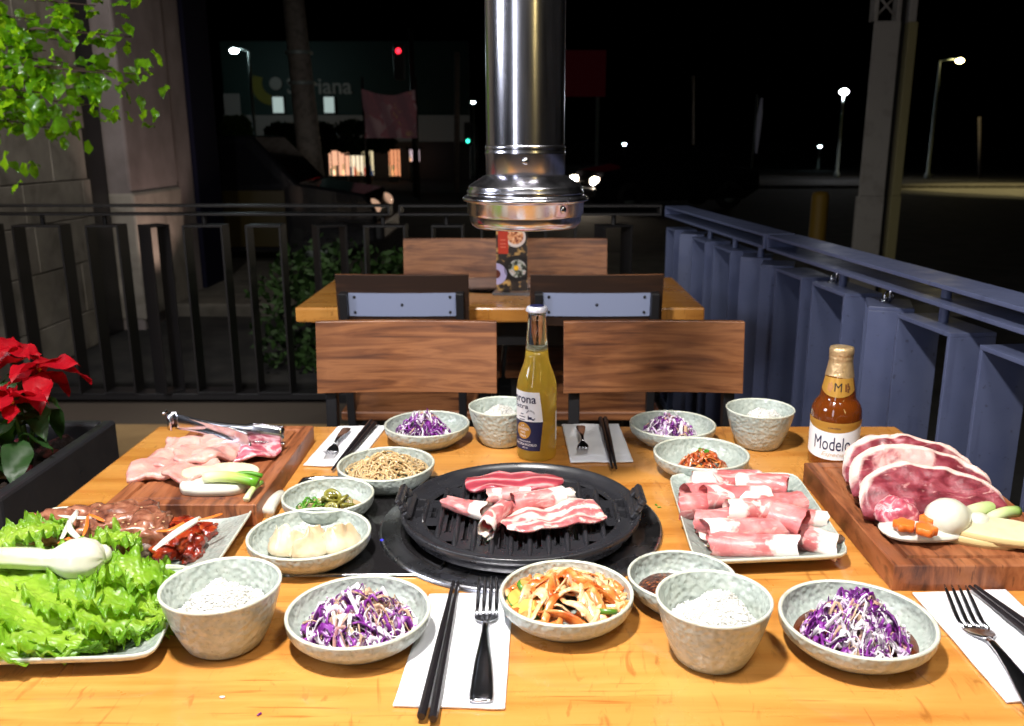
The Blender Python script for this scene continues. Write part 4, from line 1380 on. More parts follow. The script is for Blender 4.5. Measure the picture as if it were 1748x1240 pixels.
# floor between the ridges with real slots
g = G()
R0 = .133
NR = 11
pitch = .0232
zf0, zb = .0178, .008
for i in range(NR):
    xa = -NR * pitch / 2 + i * pitch
    xb = xa + pitch
    xm = (xa + xb) / 2
    h0 = math.sqrt(max(0, R0 ** 2 - max(abs(xa), abs(xb)) ** 2)) + .004
    sl = h0 - .026
    sw = .0026
    if sl < .012:
        g.add([(xa, -h0, zf0), (xb, -h0, zf0), (xb, h0, zf0), (xa, h0, zf0)], [(0, 1, 2, 3)]); continue
    g.add([(xa, -h0, zf0), (xm - sw, -h0, zf0), (xm - sw, h0, zf0), (xa, h0, zf0)], [(0, 1, 2, 3)])
    g.add([(xm + sw, -h0, zf0), (xb, -h0, zf0), (xb, h0, zf0), (xm + sw, h0, zf0)], [(0, 1, 2, 3)])
    cuts = [(-h0, -sl), (-sl * .06, sl * .06), (sl, h0)]
    for c0, c1 in cuts:
        g.add([(xm - sw, c0, zf0), (xm + sw, c0, zf0), (xm + sw, c1, zf0), (xm - sw, c1, zf0)], [(0, 1, 2, 3)])
    for c0, c1 in ((-sl, -sl * .06), (sl * .06, sl)):
        q = [(xm - sw, c0), (xm + sw, c0), (xm + sw, c1), (xm - sw, c1)]
        for k_ in range(4):
            a, b = q[k_], q[(k_ + 1) % 4]
            g.add([(a[0], a[1], zf0), (b[0], b[1], zf0), (b[0], b[1], zb), (a[0], a[1], zb)], [(0, 1, 2, 3)])
        # raised lip round the slot
        for x in (xm - sw - .0009, xm + sw + .0009):
            g.box((x, (c0 + c1) / 2, zf0 + .0012), (.0018, c1 - c0 + .003, .0024))
g.build('slotted_floor', M_iron, gp, smooth=False)
g = G(); g.lathe([(0, .0095), (.131, .0095)], 64); g.build('drip_plate', M_blackmetal, gp)
for i in range(NR + 1):
    x = -NR * pitch / 2 + i * pitch
    h = math.sqrt(max(0.0004, R0 ** 2 - x ** 2)) - .002
    g = G()
    N_ = 14
    def fn(a, b):
        y = -h + 2 * h * a / (N_ - 1)
        e = min(1, (1 - abs(2 * a / (N_ - 1) - 1)) * 7)
        q = [(-.0042, 0), (-.0020, .0092), (0, .0102), (.0020, .0092), (.0042, 0)][b]
        return (x + q[0] * (.5 + .5 * e), y, zf0 - .001 + q[1] * (.25 + .75 * e))
    g.grid(fn, N_, 5)
    g.build('ridge', M_iron, gp)


def lug(s_):
    R_ = Matrix.Rotation(math.radians(-32) * s_, 3, 'Y')     # plate leaning outwards
    base = Vector((s_ * (RP - .012), 0, .029))
    def bar(g, t0, t1, h0, h1, th=.0085):
        c = Vector((0, (t0 + t1) / 2, (h0 + h1) / 2))
        R2 = Matrix.Rotation(math.radians(32) * s_, 3, 'Y')
        g.box(R2 @ c + base, (th, t1 - t0, h1 - h0), rot=R2)
    g = G()
    bar(g, -.036, .036, -.004, .0075)
    bar(g, -.029, .029, .0175, .0275)
    bar(g, -.0325, -.016, .0072, .0180)
    bar(g, .016, .0325, .0072, .0180)
    o = g.build('handle', M_iron, gp, smooth=False, bevel=.0022)
    for y in (-.017, .017):
        g = G(); g.box((s_ * (RP - .026), y, .026), (.016, .006, .014), taper=.6)
        g.build('handle_rib', M_iron, o, smooth=False, bevel=.0015)


lug(-1); lug(1)

# ---------------------------------------------------------------- meat
TABLE_TAGS = []


def meat_roll(px, py, z, ang, L_, r0, turns, seed, label, flare=.0, cat='meat slice', group='thin rolled meat slices', tilt=0., zsq=.8, m=None):
    rr_ = random.Random(seed)
    g = G()
    nu, nv = 20, 34
    t = .0011
    def fn(i, j):
        u = i / (nu - 1)
        x = (u - .5) * L_
        side = j < nv
        jj = j if side else 2 * nv - 1 - j
        a = jj / (nv - 1)
        th = 2 * math.pi * turns * a + rr_seed
        r = r0 * (.62 + .38 * a) * (1 + flare * (u - .5)) + (0 if side else -t)
        r *= 1 + .14 * noise.noise(Vector((u * 3, a * 4, seed))) + .06 * noise.noise(Vector((u * 9, a * 11, seed)))
        dx = .006 * noise.noise(Vector((a * 3, seed * 2.2, 1))) * (1 if u > .5 else -1) + .005 * noise.noise(Vector((a * 9, seed, 4)))
        y, zz_ = r * math.cos(th), r * math.sin(th)
        bend = .006 * math.sin(u * 2.2 + seed)
        return (x + dx, y + bend, zz_ * zsq)
    rr_seed = -math.pi / 2 - 2 * math.pi * turns + rr_.uniform(-.5, .5)
    fl = rr_.random() < .5
    g.grid(fn, nu, 2 * nv, cv=True, uv=lambda i, j: ((1 - i / (nu - 1)) if fl else i / (nu - 1), 0))
    p = at(px, py, z)
    o = g.build('meat_roll', m or M_roll, loc=(p.x, p.y, z), rot=(0, tilt, ang))
    fix_normals(o)
    return tag(o, label, cat, group)


def slice_(name, label, px, py, z, w, d, t, m, ang=0., seed=0, amp=.12, wave=.003, cat='meat slice', group=None, sq=.8, rx=0., ry=0., fr=38., mside=None, mats=None, p=4., ring=6):
    g = G()
    zf = lambda x, y: wave * noise.noise(Vector((x * fr + seed, y * fr, seed * .7))) * 2
    g.slab(outline(w, d, 44, amp, seed, sq), t, zf=zf, p=p, mside=mside, rings=ring)
    q = at(px, py, z)
    o = g.build(name, mats or m, loc=(q.x, q.y, z), rot=(rx, ry, ang))
    return tag(o, label, cat, group)


zg = TZ + .004 + .0208
slice_('pork_belly_slice', 'streaky pork belly slice lying across the grill ridges', 943, 886, zg + .006, .125, .072, .007, M_belly, ang=.36, seed=2, wave=.004, amp=.07, sq=.6)
slice_('pork_belly_slice', 'thick dark red pork slice at the back of the grill', 872, 829, zg + .004, .130, .056, .010, M_redbelly, ang=.02, seed=5, wave=.003, amp=.07, sq=.7)
meat_roll(797, 862, zg + .010, -.42, .062, .017, 1.1, 3, 'folded meat slice with a white fat end beside the left grill handle', flare=.5, group='meat slices on the grill', zsq=.55)
meat_roll(848, 886, zg + .012, 1.30, .064, .0135, 1.05, 7, 'meat slice rolled into an open tube pointing off the grill front', group='meat slices on the grill', zsq=1.0)
meat_roll(868, 848, zg + .016, .12, .052, .0145, 1.2, 13, 'short rolled meat slice lying against the thick red slice on the grill', group='meat slices on the grill')
meat_roll(918, 850, zg + .016, .25, .068, .017, 1.2, 17, 'large rolled meat slice behind the streaky pork belly on the grill', group='meat slices on the grill')
meat_roll(948, 842, zg + .012, .10, .045, .010, 1.2, 23, 'small rolled meat slice tucked at the right of the grill pile', group='meat slices on the grill')


# ---------------------------------------------------------------- square plates
def plate(label, corners, h=.022):
    P = [at(px, py, TZ + h) for px, py in corners]
    c = (P[0] + P[1] + P[2] + P[3]) / 4
    global fm_
    fm_ = quadmap([p - Vector((c.x, c.y, 0)) for p in P])
    r_ = empty('square_plate', (c.x, c.y, TZ))
    tag(r_, label, 'plate')
    qplate('plate_body', M_cer, [(0, .0035), (.60, .0035), (.66, .0045), (.70, .0075), (.97, h - .003), (.985, h - .001)], .17, 96, r_)
    qplate('rim', M_rim, [(.983, h - .0012), (.990, h), (1.0, h - .0005), (1.004, h - .0025), (.995, h - .005), (.97, h - .0075)], .17, 96, r_)
    qplate('underside', M_cer, [(.972, h - .0075), (.74, .003), (.70, .0005), (.62, .0004)], .17, 96, r_)
    return r_


plate('square celadon plate heaped with thin rolled pink meat', [(1140, 808), (1358, 806), (1456, 946), (1186, 958)])
plate('square celadon plate of marinated ribs beside the left cutting board', [(83, 864), (437, 861), (366, 967), (-40, 972)])
plate('square celadon plate under the heap of lettuce', [(-75, 968), (333, 962), (262, 1118), (-215, 1132)])

# rolled slices on the right plate: (px, py, dz, angle, len, r)
RL = [(1240, 823, .020, .05, .085, .016, 'upper back roll with a white fat end'), (1205, 836, .016, .35, .06, .013, 'back corner roll by the spring onion bits'), (1300, 826, .022, -.2, .06, .014, 'back roll at the plate edge nearest the steaks'),
      (1255, 846, .030, .1, .075, .014, 'middle roll across the top of the heap'), (1212, 862, .020, -.1, .07, .015, 'roll on the side nearest the grill'), (1330, 858, .018, .55, .055, .012, 'short roll under the upright curl'),
      (1290, 868, .034, -.15, .07, .013, 'pale roll in the centre of the heap'), (1322, 875, .030, -.62, .075, .016, 'wide open curl leaning towards the board'), (1240, 886, .022, .05, .07, .014, 'third roll from the plate front'),
      (1275, 905, .020, -.02, .095, .014, 'long smooth roll second from the plate front'), (1285, 928, .014, .0, .090, .0135, 'long smooth roll along the plate front'), (1368, 915, .014, -.75, .085, .013, 'loose roll pointing at the plate corner'), (1372, 880, .014, -.6, .05, .011, 'small roll at the plate side next to the board')]
for i, (px, py, dz, a, L_, r0, lb) in enumerate(RL):
    meat_roll(px, py, TZ + dz * 1.15 + .004, a + .22 * math.sin(i * 2.3), L_ * 1.1, r0 * 1.42, 1.15 + .1 * (i % 3), 31 + i * 3, 'thin rolled pink meat, ' + lb, flare=.25 * ((i % 3) - 1), group='meat rolls on the square plate')
for i, (px, py) in enumerate(((1183, 818), (1362, 853), (1290, 862))):
    g = G(); g.lathe([(.0025, -.002), (.0038, -.002), (.0038, .002), (.0025, .002), (.0025, -.002)], 12)
    p = at(px, py, TZ + (.018, .030, .048)[i])
    tag(g.build('chive_ring', M_chive, loc=p, rot=(.5 * i, .6, i)), ('green onion ring at the back corner of the meat plate', 'green onion ring beside the pale curl on the meat plate', 'green onion ring on top of the meat heap')[i], 'green onion')

# ---------------------------------------------------------------- cutting boards
def board(label, corners, th=.030):
    P = [at(px, py, TZ + th) for px, py in corners]
    c = (P[0] + P[1] + P[2] + P[3]) / 4
    f = quadmap([p - Vector((c.x, c.y, 0)) for p in P])
    r_ = empty('cutting_board', (c.x, c.y, TZ))
    tag(r_, label, 'cutting board')
    W_ = (P[3] - P[2]).length; D_ = (P[0] - P[3]).length
    def rect(g, prof):
        rows = []
        for ins, z in prof:
            a, b = ins / W_, ins / D_
            rows.append([Vector((*f(u, v).xy, z)) for u, v in ((a, b), (1 - a, b), (1 - a, 1 - b), (a, 1 - b))])
        g.grid(lambda i, j: rows[i][j], len(rows), 4, cv=True)
        g.f.append(tuple(range(4))[::-1]); g.m.append(0)
        k = (len(rows) - 1) * 4
        g.f.append((k, k + 1, k + 2, k + 3)); g.m.append(0)
    g = G()
    rect(g, [(0, 0.0005), (0, th - .001), (.001, th), (.017, th), (.0185, th - .0035), (.0225, th - .0035), (.024, th)])
    fix_normals(g.build('board', M_board, r_, smooth=False))
    return r_


board('dark wooden cutting board with a juice groove holding pale chicken, left of the grill', [(335, 727), (535, 727), (437, 862), (177, 862)])
board('dark wooden cutting board with a juice groove holding thick raw steaks', [(1373, 790), (1640, 788), (1862, 966), (1527, 966)])
zb_ = TZ + .0305
# chicken
CH = [(285, 808, .000, .085, .055, .012, .3, 'front chicken piece nearest the board corner'), (330, 812, .006, .06, .055, .011, -.3, 'folded chicken piece beside the onion slice'), (300, 790, .004, .09, .045, .012, .4, 'chicken piece lying behind the front one'),
      (345, 786, .010, .08, .05, .013, -.1, 'plump chicken piece in the middle of the board'), (335, 768, .004, .085, .05, .014, .2, 'pale chicken piece under the tongs'), (372, 772, .008, .06, .045, .012, .0, 'ruffled chicken piece against the red pork')]
for i, (px, py, dz, w, d, t, a, lb) in enumerate(CH):
    slice_('chicken_piece', 'raw pale ' + lb, px, py, zb_ + dz, w * 1.02, d * 1.25, t, M_chicken, ang=a, seed=i + 3, wave=.007, amp=.16, group='chicken pieces on the left board', fr=34)
slice_('pork_slice', 'marbled dark pink pork slice on the left board under the tongs', 410, 775, zb_ + .004, .11, .085, .009, M_redslice, ang=.55, seed=21, wave=.005, amp=.1, sq=.75)
slice_('onion_slice', 'thick white half moon onion slice on the left board', 370, 836, zb_, .088, .050, .013, M_onion, ang=.04, seed=31, wave=0, amp=.05, cat='onion', p=14)
for i, (px, py, dz, a, w) in enumerate(((351, 812, .010, -.05, .062), (402, 806, .013, -.16, .070))):
    slice_('root_slice', ('pale oval vegetable slice touching the chicken', 'pale oval vegetable slice lying on the green onion')[i], px, py, zb_ + dz, w, .026, .007, M_radish, ang=a, seed=i, wave=.0, amp=.03, cat='vegetable', rx=.35)


def stalk(name, label, p0, p1, r0, r1, m, cat='green onion', bow=.004):
    g = G()
    p0, p1 = Vector(p0), Vector(p1)
    pts = [p0.lerp(p1, i / 8) + Vector((0, 0, bow * math.sin(math.pi * i / 8))) for i in range(9)]
    g.tube(pts, [r0 + (r1 - r0) * i / 8 for i in range(9)], 12, uv=True)
    return tag(g.build(name, m), label, cat)


stalk('green_onion', 'cut green onion stalk across the onion slice', at(350, 815, zb_ + .020), at(440, 824, zb_ + .016), .0075, .0068, M_greenonion)
stalk('green_onion', 'thin dark green onion shoot behind the cut stalk', at(395, 812, zb_ + .017), at(448, 813, zb_ + .014), .003, .003, M_chive)
stalk('green_onion', 'thin yellow green onion end lying on the board edge', at(420, 853, zb_ + .004), at(447, 824, zb_ + .007), .0042, .0032, M_greenonion)
stalk('onion_piece', 'white cut onion stalk lying on the bare table by the left board', at(456, 876, TZ + .008), at(480, 845, TZ + .008), .009, .007, M_onion)

# tongs
zt_ = zb_ + .042
H0, T1, T2 = at(297, 719, zt_), at(487, 744, zb_ + .022), at(424, 757, zb_ + .024)
tg = empty('tongs', H0)
tag(tg, 'shiny steel serving tongs resting on the chicken', 'tongs')


def arm(tip, nm, bow):
    g = G()
    v = tip - H0
    side = Vector((v.y, -v.x, 0)).normalized()
    k = 22
    def fn(i, j):
        u = i / (k - 1)
        w = .0125 - .003 * math.sin(math.pi * min(1, u * 1.4)) + (.002 if u > .7 else 0)
        w *= 1 if u < .96 else .75
        ww = (j - 3) / 3
        cup = .004 * (1 - ww * ww) * (0.4 + u)
        c = v * u + side * (bow * math.sin(math.pi * u) + cup * (1 if bow > 0 else -1))
        return (c.x, c.y, c.z + w * ww)
    g.grid(fn, k, 7)
    o = g.build(nm, M_chrome, tg)
    o.modifiers.new('solid', 'SOLIDIFY').thickness = .0012
    for i in range(11):
        u = .74 + .24 * i / 10
        for zz_ in (-1, 1):
            c = v * u + side * (bow * math.sin(math.pi * u))
            g = G(); g.blob((c.x, c.y, c.z + zz_ * .0135), (.0022, .0022, .0018), amp=0, nu=5, nv=8); g.build('tooth', M_chrome, o)


arm(T1, 'arm', .006)
arm(T2, 'arm', -.006)
g = G()
k = 12
def fn(i, j):
    a = math.pi * (i / (k - 1) - .5) + math.pi
    return (.010 * math.cos(a) - .0, .009 * math.sin(a), (j - 1) * .012)
g.grid(fn, k, 3)
o = g.build('spring_bend', M_chrome, tg, rot=(0, 0, -.15)); o.modifiers.new('solid', 'SOLIDIFY').thickness = .0014
g = G(); g.tube([(-.012, -.006, .013), (-.012, .006, .013)], .0022, 8); g.build('lock_ring', M_chrome, tg)


# steaks: leaning slabs with a fat cap
def steak(label, px0, px1, py_base, w_h, lean, seed, dz=0., tw=0.):
    p0, p1 = at(px0, py_base, zb_), at(px1, py_base, zb_)
    w = (p1 - p0).length
    h, t = w_h
    r_ = empty('raw_steak', (p0 + p1) / 2 + Vector((0, 0, dz)), math.atan2(p1.y - p0.y, p1.x - p0.x) + tw)
    tag(r_, label, 'steak', 'thick raw steaks on the right board')
    k = 56
    def edge(i):
        a = math.pi * i / (k - 1)
        x = math.cos(math.pi - a)
        y = math.sin(a) ** .62
        return (x * w / 2 * (1 + .015 * noise.noise(Vector((i * .3, seed, 0)))), y * h * (1 + .06 * noise.noise(Vector((i * .16, seed, 2)))) * (1 - .18 * x))
    base = [(w / 2 * (1 - 2 * i / 14), -.002 + .006 * noise.noise(Vector((i * .5, seed, 5)))) for i in range(1, 14)]
    g = G()
    out = [edge(i) for i in range(k)][::-1] + base[::-1]
    def uvf(q, j):
        if j >= k:
            return (q * .35, 0)
        e = math.sin(math.pi * min(1, max(0, (j + 3) / (k + 4)))) ** .25
        return (q * (.35 + .65 * e), 0)
    g.slab(out, t, rings=14, zf=lambda x, y: .005 * noise.noise(Vector((x * 26 + seed, y * 30, seed))) + .004 * noise.noise(Vector((x * 60, y * 46, seed))) + .0015 * noise.noise(Vector((x * 120, y * 120, seed))), p=9, uvf=uvf)
    o = g.build('slab', M_steak, r_)
    o.rotation_euler = (math.pi / 2 - lean, 0, 0)
    return r_


steak('back steak leaning behind the others, with a thick white fat corner', 1438, 1660, 842, (.064, .024), math.radians(48), 1, .010)
steak('middle steak with a smooth pale fat cap curving down its left side', 1450, 1688, 862, (.068, .024), math.radians(50), 2, .006)
steak('front steak lying over the others behind the onion, dark red with a fat cap', 1468, 1716, 890, (.068, .024), math.radians(52), 3, .0)
g = G(); g.blob((0, 0, 0), (.026, .022, .02), amp=.3, freq=2, seed=5)
tag(g.build('steak_end', M_redslice, loc=at(1532, 878, zb_ + .016)), 'folded pinkish end piece of beef in front of the steaks', 'meat')


def bulb(name, label, p0, p1, rb, rs, prof=None, m=None):
    """bulb at p0, stem to p1"""
    p0, p1 = Vector(p0), Vector(p1)
    d = p1 - p0
    L_ = d.length
    pr = prof or [(-.98, .02), (-.95, .3), (-.8, .62), (-.5, .88), (0, 1), (.5, .92), (.9, .72), (1.25, .5), (1.6, .36)]
    pts, rad = [], []
    dn = d.normalized()
    for a, b in pr:
        pts.append(p0 + dn * (a * rb)); rad.append(max(rs * .9, b * rb) if a > 1 else b * rb)
    k = 8
    start = pr[-1][0] * rb
    for i in range(1, k + 1):
        f = i / k
        pts.append(p0 + dn * (start + (L_ - start) * f) + Vector((0, 0, .003 * math.sin(f * 3)))); rad.append(rs * (1 - .1 * f))
    g = G(); g.tube(pts, rad, 24, uv=True)
    return tag(g.build(name, m or M_bulb), label, 'onion')


bulb('spring_onion', 'large white onion bulb with a cut green stem in front of the steaks', at(1615, 885, zb_ + .022), at(1705, 868, zb_ + .014), .0235, .009)
bulb('spring_onion', 'small white onion bulb with a curved green stem on the right board', at(1668, 893, zb_ + .014), at(1736, 874, zb_ + .016), .0125, .0075)
slice_('onion_half', 'halved white onion under the carrot flowers on the right board', 1568, 916, zb_ - .001, .092, .058, .017, M_onion, ang=0, seed=41, wave=0, amp=.02, cat='onion', p=2.2)
for i, (px, py, dz, a) in enumerate(((1543, 903, .016, .2), (1580, 911, .017, .9), (1588, 894, .016, 1.6))):
    k = 40
    out = []
    for j in range(k):
        t_ = 2 * math.pi * j / k
        r_ = .0112 * (1 + .12 * math.cos(5 * t_))
        out.append((r_ * math.cos(t_), r_ * math.sin(t_)))
    g = G(); g.slab(out, .009, rings=4, p=12)
    tag(g.build('carrot_flower', M_carrot, loc=at(px, py, zb_ + dz), rot=(0, 0, a)), ('flower cut carrot slice nearest the steak end', 'flower cut carrot slice at the front of the onion half', 'flower cut carrot slice touching the onion bulb')[i], 'carrot', 'carrot flowers')
for i, (px, py, dz, a, w) in enumerate(((1648, 915, .001, -.48, .105), (1705, 915, .007, -.35, .115))):
    slice_('root_slice', ('thick pale oval root slice leaning on the onion half', 'thick pale oval root slice nearest the board end')[i], px, py, zb_ + dz, w, .05, .011, M_radish, ang=a, seed=i + 50, wave=.0, amp=.03, cat='vegetable', mats=[M_radish, M_skin], mside=1, rx=.12, p=8)

# ---------------------------------------------------------------- ribs plate
zr = TZ + .006
RB = [(105, 903, (.040, .024, .020), 1.1, 'dark rib chunk under the onion slivers at the plate corner'), (160, 893, (.032, .024, .020), 2.2, 'rounded rib chunk behind the onion slivers'), (205, 905, (.052, .028, .027), 3.4, 'tall glossy rib block in the middle of the plate'),
      (245, 918, (.030, .026, .026), 4.1, 'squared rib block with a cut bone end')]
for i, (px, py, rad, sd, lb) in enumerate(RB):
    p = at(px, py, zr + rad[2] * .75)
    r_ = empty('marinated_rib', p, (.2, -.2, .5, .2)[i])
    tag(r_, lb, 'meat', 'marinated ribs on the square plate')
    g = G(); g.blob((0, 0, 0), rad, amp=.34, freq=2.0, seed=sd, nu=26, nv=36, power=.72, flatb=rad[2] * .75); g.build('meat', M_rib, r_)
    if i > 1:
        g = G(); g.lathe([(0, .0), (.006, .001), (.0095, .0), (.0105, -.006), (.0105, -.02)], 18)
        g.build('bone_end', M_bone, r_, loc=(.004, -rad[1] * 1.03, -.006), rot=(math.pi / 2, 0, 0))
    g = G()
    rq = random.Random(i)
    for _ in range(16):
        a = rq.random() * 6.28; e = rq.uniform(.2, 1.2)
        g.blob((rad[0] * .95 * math.cos(a) * math.cos(e) ** .7, rad[1] * .95 * math.sin(a) * math.cos(e) ** .7, rad[2] * .98 * math.sin(e) ** .7), (.0015, .001, .0008), amp=0, nu=5, nv=6)
    s_ = g.build('sesame', mat('sesame', S(0xD8B88A), rough=.5), r_); s_['kind'] = 'stuff'
SPC = [(292, 935, (.028, .018, .013), 1, 'front red glazed piece next to the rib block'), (318, 922, (.026, .020, .016), 2, 'plump red glazed piece under the onion sliver'), (310, 905, (.030, .016, .014), 3, 'red glazed piece at the back of the plate'), (345, 912, (.020, .012, .010), 4, 'dark red glazed tail piece by the plate corner'),
       (328, 940, (.022, .013, .010), 5, 'small red glazed piece at the plate front edge'), (285, 920, (.020, .014, .012), 6, 'dark red glazed piece against the bone')]
for px, py, rad, sd, lb in SPC:
    g = G(); g.blob((0, 0, 0), rad, amp=.38, freq=1.8, seed=sd * 2.7, nu=22, nv=30, power=.85, flatb=rad[2] * .8)
    tag(g.build('glazed_pork', M_spicy, loc=at(px, py, zr + rad[2] * .8), rot=(0, 0, sd)), lb, 'meat', 'red glazed pork pieces')


def sliver(label, pts, w, m, name='onion_sliver', cat='onion'):
    g = G()
    P = [at(px, py, z) for px, py, z in pts]
    # smooth
    Q = []
    for i in range(len(P) - 1):
        for k_ in range(4):
            a, b = P[max(i - 1, 0)], P[min(i + 2, len(P) - 1)]
            t_ = k_ / 4
            p_, q_ = P[i], P[i + 1]
            Q.append(.5 * ((2 * p_) + (q_ - a) * t_ + (2 * a - 5 * p_ + 4 * q_ - b) * t_ ** 2 + (3 * p_ - a - 3 * q_ + b) * t_ ** 3))
    Q.append(P[-1])
    k_ = len(Q)
    g.tube(Q, [w * (.45 + .55 * math.sin(math.pi * (i + .6) / (k_ + .2))) for i in range(k_)], 8, flat=.4, twist=.8)
    return tag(g.build(name, m), label, cat)


h1 = TZ + .055
sliver('white onion sliver curling over the first rib', [(105, 920, h1), (118, 895, h1), (128, 880, h1 + .003), (132, 872, h1)], .0035, M_onion)
sliver('white onion sliver crossing down the rib front', [(118, 888, h1 + .002), (120, 905, h1 + .003), (138, 922, h1)], .0035, M_onion)
sliver('thin white onion sliver lying flat on the ribs', [(100, 880, h1), (128, 884, h1 + .001), (158, 884, h1 - .003)], .0025, M_onion)
sliver('long white onion sliver over the red glazed pork', [(262, 939, h1 - .010), (300, 910, h1 - .006), (342, 884, h1 - .006)], .0045, M_onion)
sliver('second white onion sliver over the red glazed pork', [(275, 925, h1 - .010), (312, 902, h1 - .006), (338, 888, h1 - .008)], .0035, M_onion)
sliver('orange carrot sliver standing beside the onion curl', [(142, 915, h1 - .004), (148, 898, h1 + .001), (150, 880, h1)], .0022, M_carrot, 'carrot_sliver', 'carrot')
sliver('orange carrot sliver lying on the second rib', [(152, 878, h1), (165, 884, h1 - .002), (178, 890, h1 - .004)], .0022, M_carrot, 'carrot_sliver', 'carrot')
sliver('orange carrot sliver at the foot of the first rib', [(98, 928, h1 - .01), (115, 920, h1 - .005), (138, 920, h1 - .004)], .0022, M_carrot, 'carrot_sliver', 'carrot')
sliver('orange carrot sliver between the rib block and red pork', [(266, 907, h1 - .008), (290, 905, h1 - .006), (315, 892, h1 - .004)], .0025, M_carrot, 'carrot_sliver', 'carrot')
sliver('orange carrot sliver sticking out over the plate corner', [(335, 888, h1 - .006), (358, 884, h1 - .006), (380, 877, h1 - .006)], .0020, M_carrot, 'carrot_sliver', 'carrot')


# ---------------------------------------------------------------- lettuce
def lettuce(label, base, yaw, L_, W_, rise, droop, seed, roll=0.):
    g = G()
    nu, nv = 72, 104
    r_ = random.Random(seed)
    ph = [r_.random() * 6.28 for _ in range(8)]
    def fn(i, j):
        u = i / (nu - 1); v = 2 * j / (nv - 1) - 1
        w = W_ * (.14 + .86 * math.sin(math.pi * min(1, u * .72 + .02)) ** .8)
        if u > .72:
            w *= math.sqrt(max(0, 1 - ((u - .72) / .285) ** 2)) * .88 + .12
        av = abs(v)
        tipf = max(0, (u - .6) / .4)
        edge = min(1.15, max(av ** 7, tipf ** 5) + .10 * av * av)
        s_ = (v * 5 if av > .5 else 2.5 * (1 if v > 0 else -1)) + u * 6      # runs along the margin
        t_ = u * 14 + v * 5
        ruf = edge * (.0036 * math.sin(1.5 * t_ + ph[0]) + .0046 * math.sin(3.6 * t_ + ph[1] + 2 * v) + .0034 * math.sin(6.3 * t_ + ph[2] - 3 * v) + .0040 * noise.noise(Vector((u * 40, v * 40, seed))))
        inpl = edge * (.0014 * math.sin(2.9 * t_ + ph[4]) + .0016 * math.sin(5.7 * t_ + ph[5]) + .0030 * noise.noise(Vector((u * 22, v * 22, seed + 5))))
        blis = .006 * noise.noise(Vector((u * 4 + seed, v * 3, seed))) + .0040 * noise.noise(Vector((u * 11 + seed, v * 7, seed))) + .0018 * noise.noise(Vector((u * 26, v * 18, seed)))
        x = u * L_ + inpl * (.4 + tipf)
        y = v * w + inpl * (1 if v > 0 else -1)
        z = rise * math.sin(math.pi * min(1, u * .75)) - droop * u * u + .20 * w * av * av * (1 - u * .5) - .005 * math.exp(-(v * 10) ** 2) * (1 - u) + ruf + blis
        return (x, y, z)
    def uvf(i, j):
        u = i / (nu - 1); v = abs(2 * j / (nv - 1) - 1)
        rib = math.exp(-(v * 11) ** 2) * (1 - u) ** .6
        return (min(1, max(.02, .30 + .28 * u + .40 * v ** 2.2 - .45 * rib)), v)
    g.grid(fn, nu, nv, uv=uvf)
    o = g.build('lettuce_leaf', M_lettuce, loc=base, rot=(roll, 0, yaw))
    return tag(o, label, 'lettuce', 'lettuce leaves on the square plate')


zl = TZ + .012
LT = [((50, 1052), .004, -.38, .12, .05, .014, .006, .05), ((-70, 1045), .004, -.5, .11, .05, .014, .006, .1), ((120, 1048), .006, -.3, .115, .050, .016, .008, -.1), ((-30, 1040), .014, -.5, .14, .060, .018, .012, .1),
      ((90, 1026), .014, -.1, .125, .052, .018, .016, -.15), ((110, 1004), .018, .06, .115, .050, .018, .016, -.25), ((-70, 1010), .026, -.45, .165, .068, .02, .02, .15), ((50, 1000), .030, -.28, .15, .060, .02, .030, .05),
      ((110, 972), .028, .45, .075, .040, .03, .0, -.2), ((-35, 962), .022, .65, .090, .044, .03, .0, -.1), ((-100, 990), .032, -.45, .15, .062, .022, .022, .15), ((-20, 985), .034, -.42, .165, .068, .02, .035, .1), ((180, 1066), .002, -.2, .07, .040, .012, .004, .0), ((20, 1020), .022, -.5, .155, .062, .02, .024, .1)]
LL = ['bottom leaf reaching the plate middle', 'dark leaf at the plate front', 'leaf at the front left of the heap', 'folded leaf under the heap facing the rice bowl', 'broad leaf along the back of the heap', 'frilled leaf next to the rice bowl rim', 'long leaf below the spring onion',
      'broad bright leaf on top facing the rice bowl', 'upright leaf tip beside the rib block', 'frilled leaf sticking up by the onion slivers', 'bright top leaf drooping over the plate front', 'topmost crinkled leaf under the onion bulb', 'small leaf at the plate corner', 'outer leaf at the far side of the heap']
for i, ((px, py), dz, yaw, L_, W_, rise, droop, roll) in enumerate(LT):
    lettuce('green lettuce, ' + LL[i], at(px, py - 6, zl + dz * .62), yaw, L_, W_, rise * .6, droop * .8, i * 1.7 + 1, roll)
bulb('spring_onion', 'long white spring onion lying on top of the lettuce heap', at(140, 955, TZ + .056), at(-60, 958, TZ + .058), .0225, .0115, m=mat('long_onion', rough=.3, coat=.4, sss=.2, sss_col=(1, .9, .6),
     ramp=dict(type='u', coord='UV', stops=[(0, S(0xCCCAB4)), (.35, S(0xD8D6C8)), (.62, S(0xCED2B4)), (.8, S(0xC6D69A)), (1, S(0xA4C070))]), bump=[dict(type='wave', coord='UV', dir='Y', scale=2.4, dist=1.2, detail=3, ds=2, strength=.35, distance=.002)]))
bulb('spring_onion', 'small white onion tip poking out behind the long spring onion', at(172, 947, TZ + .052), at(120, 952, TZ + .051), .011, .005)


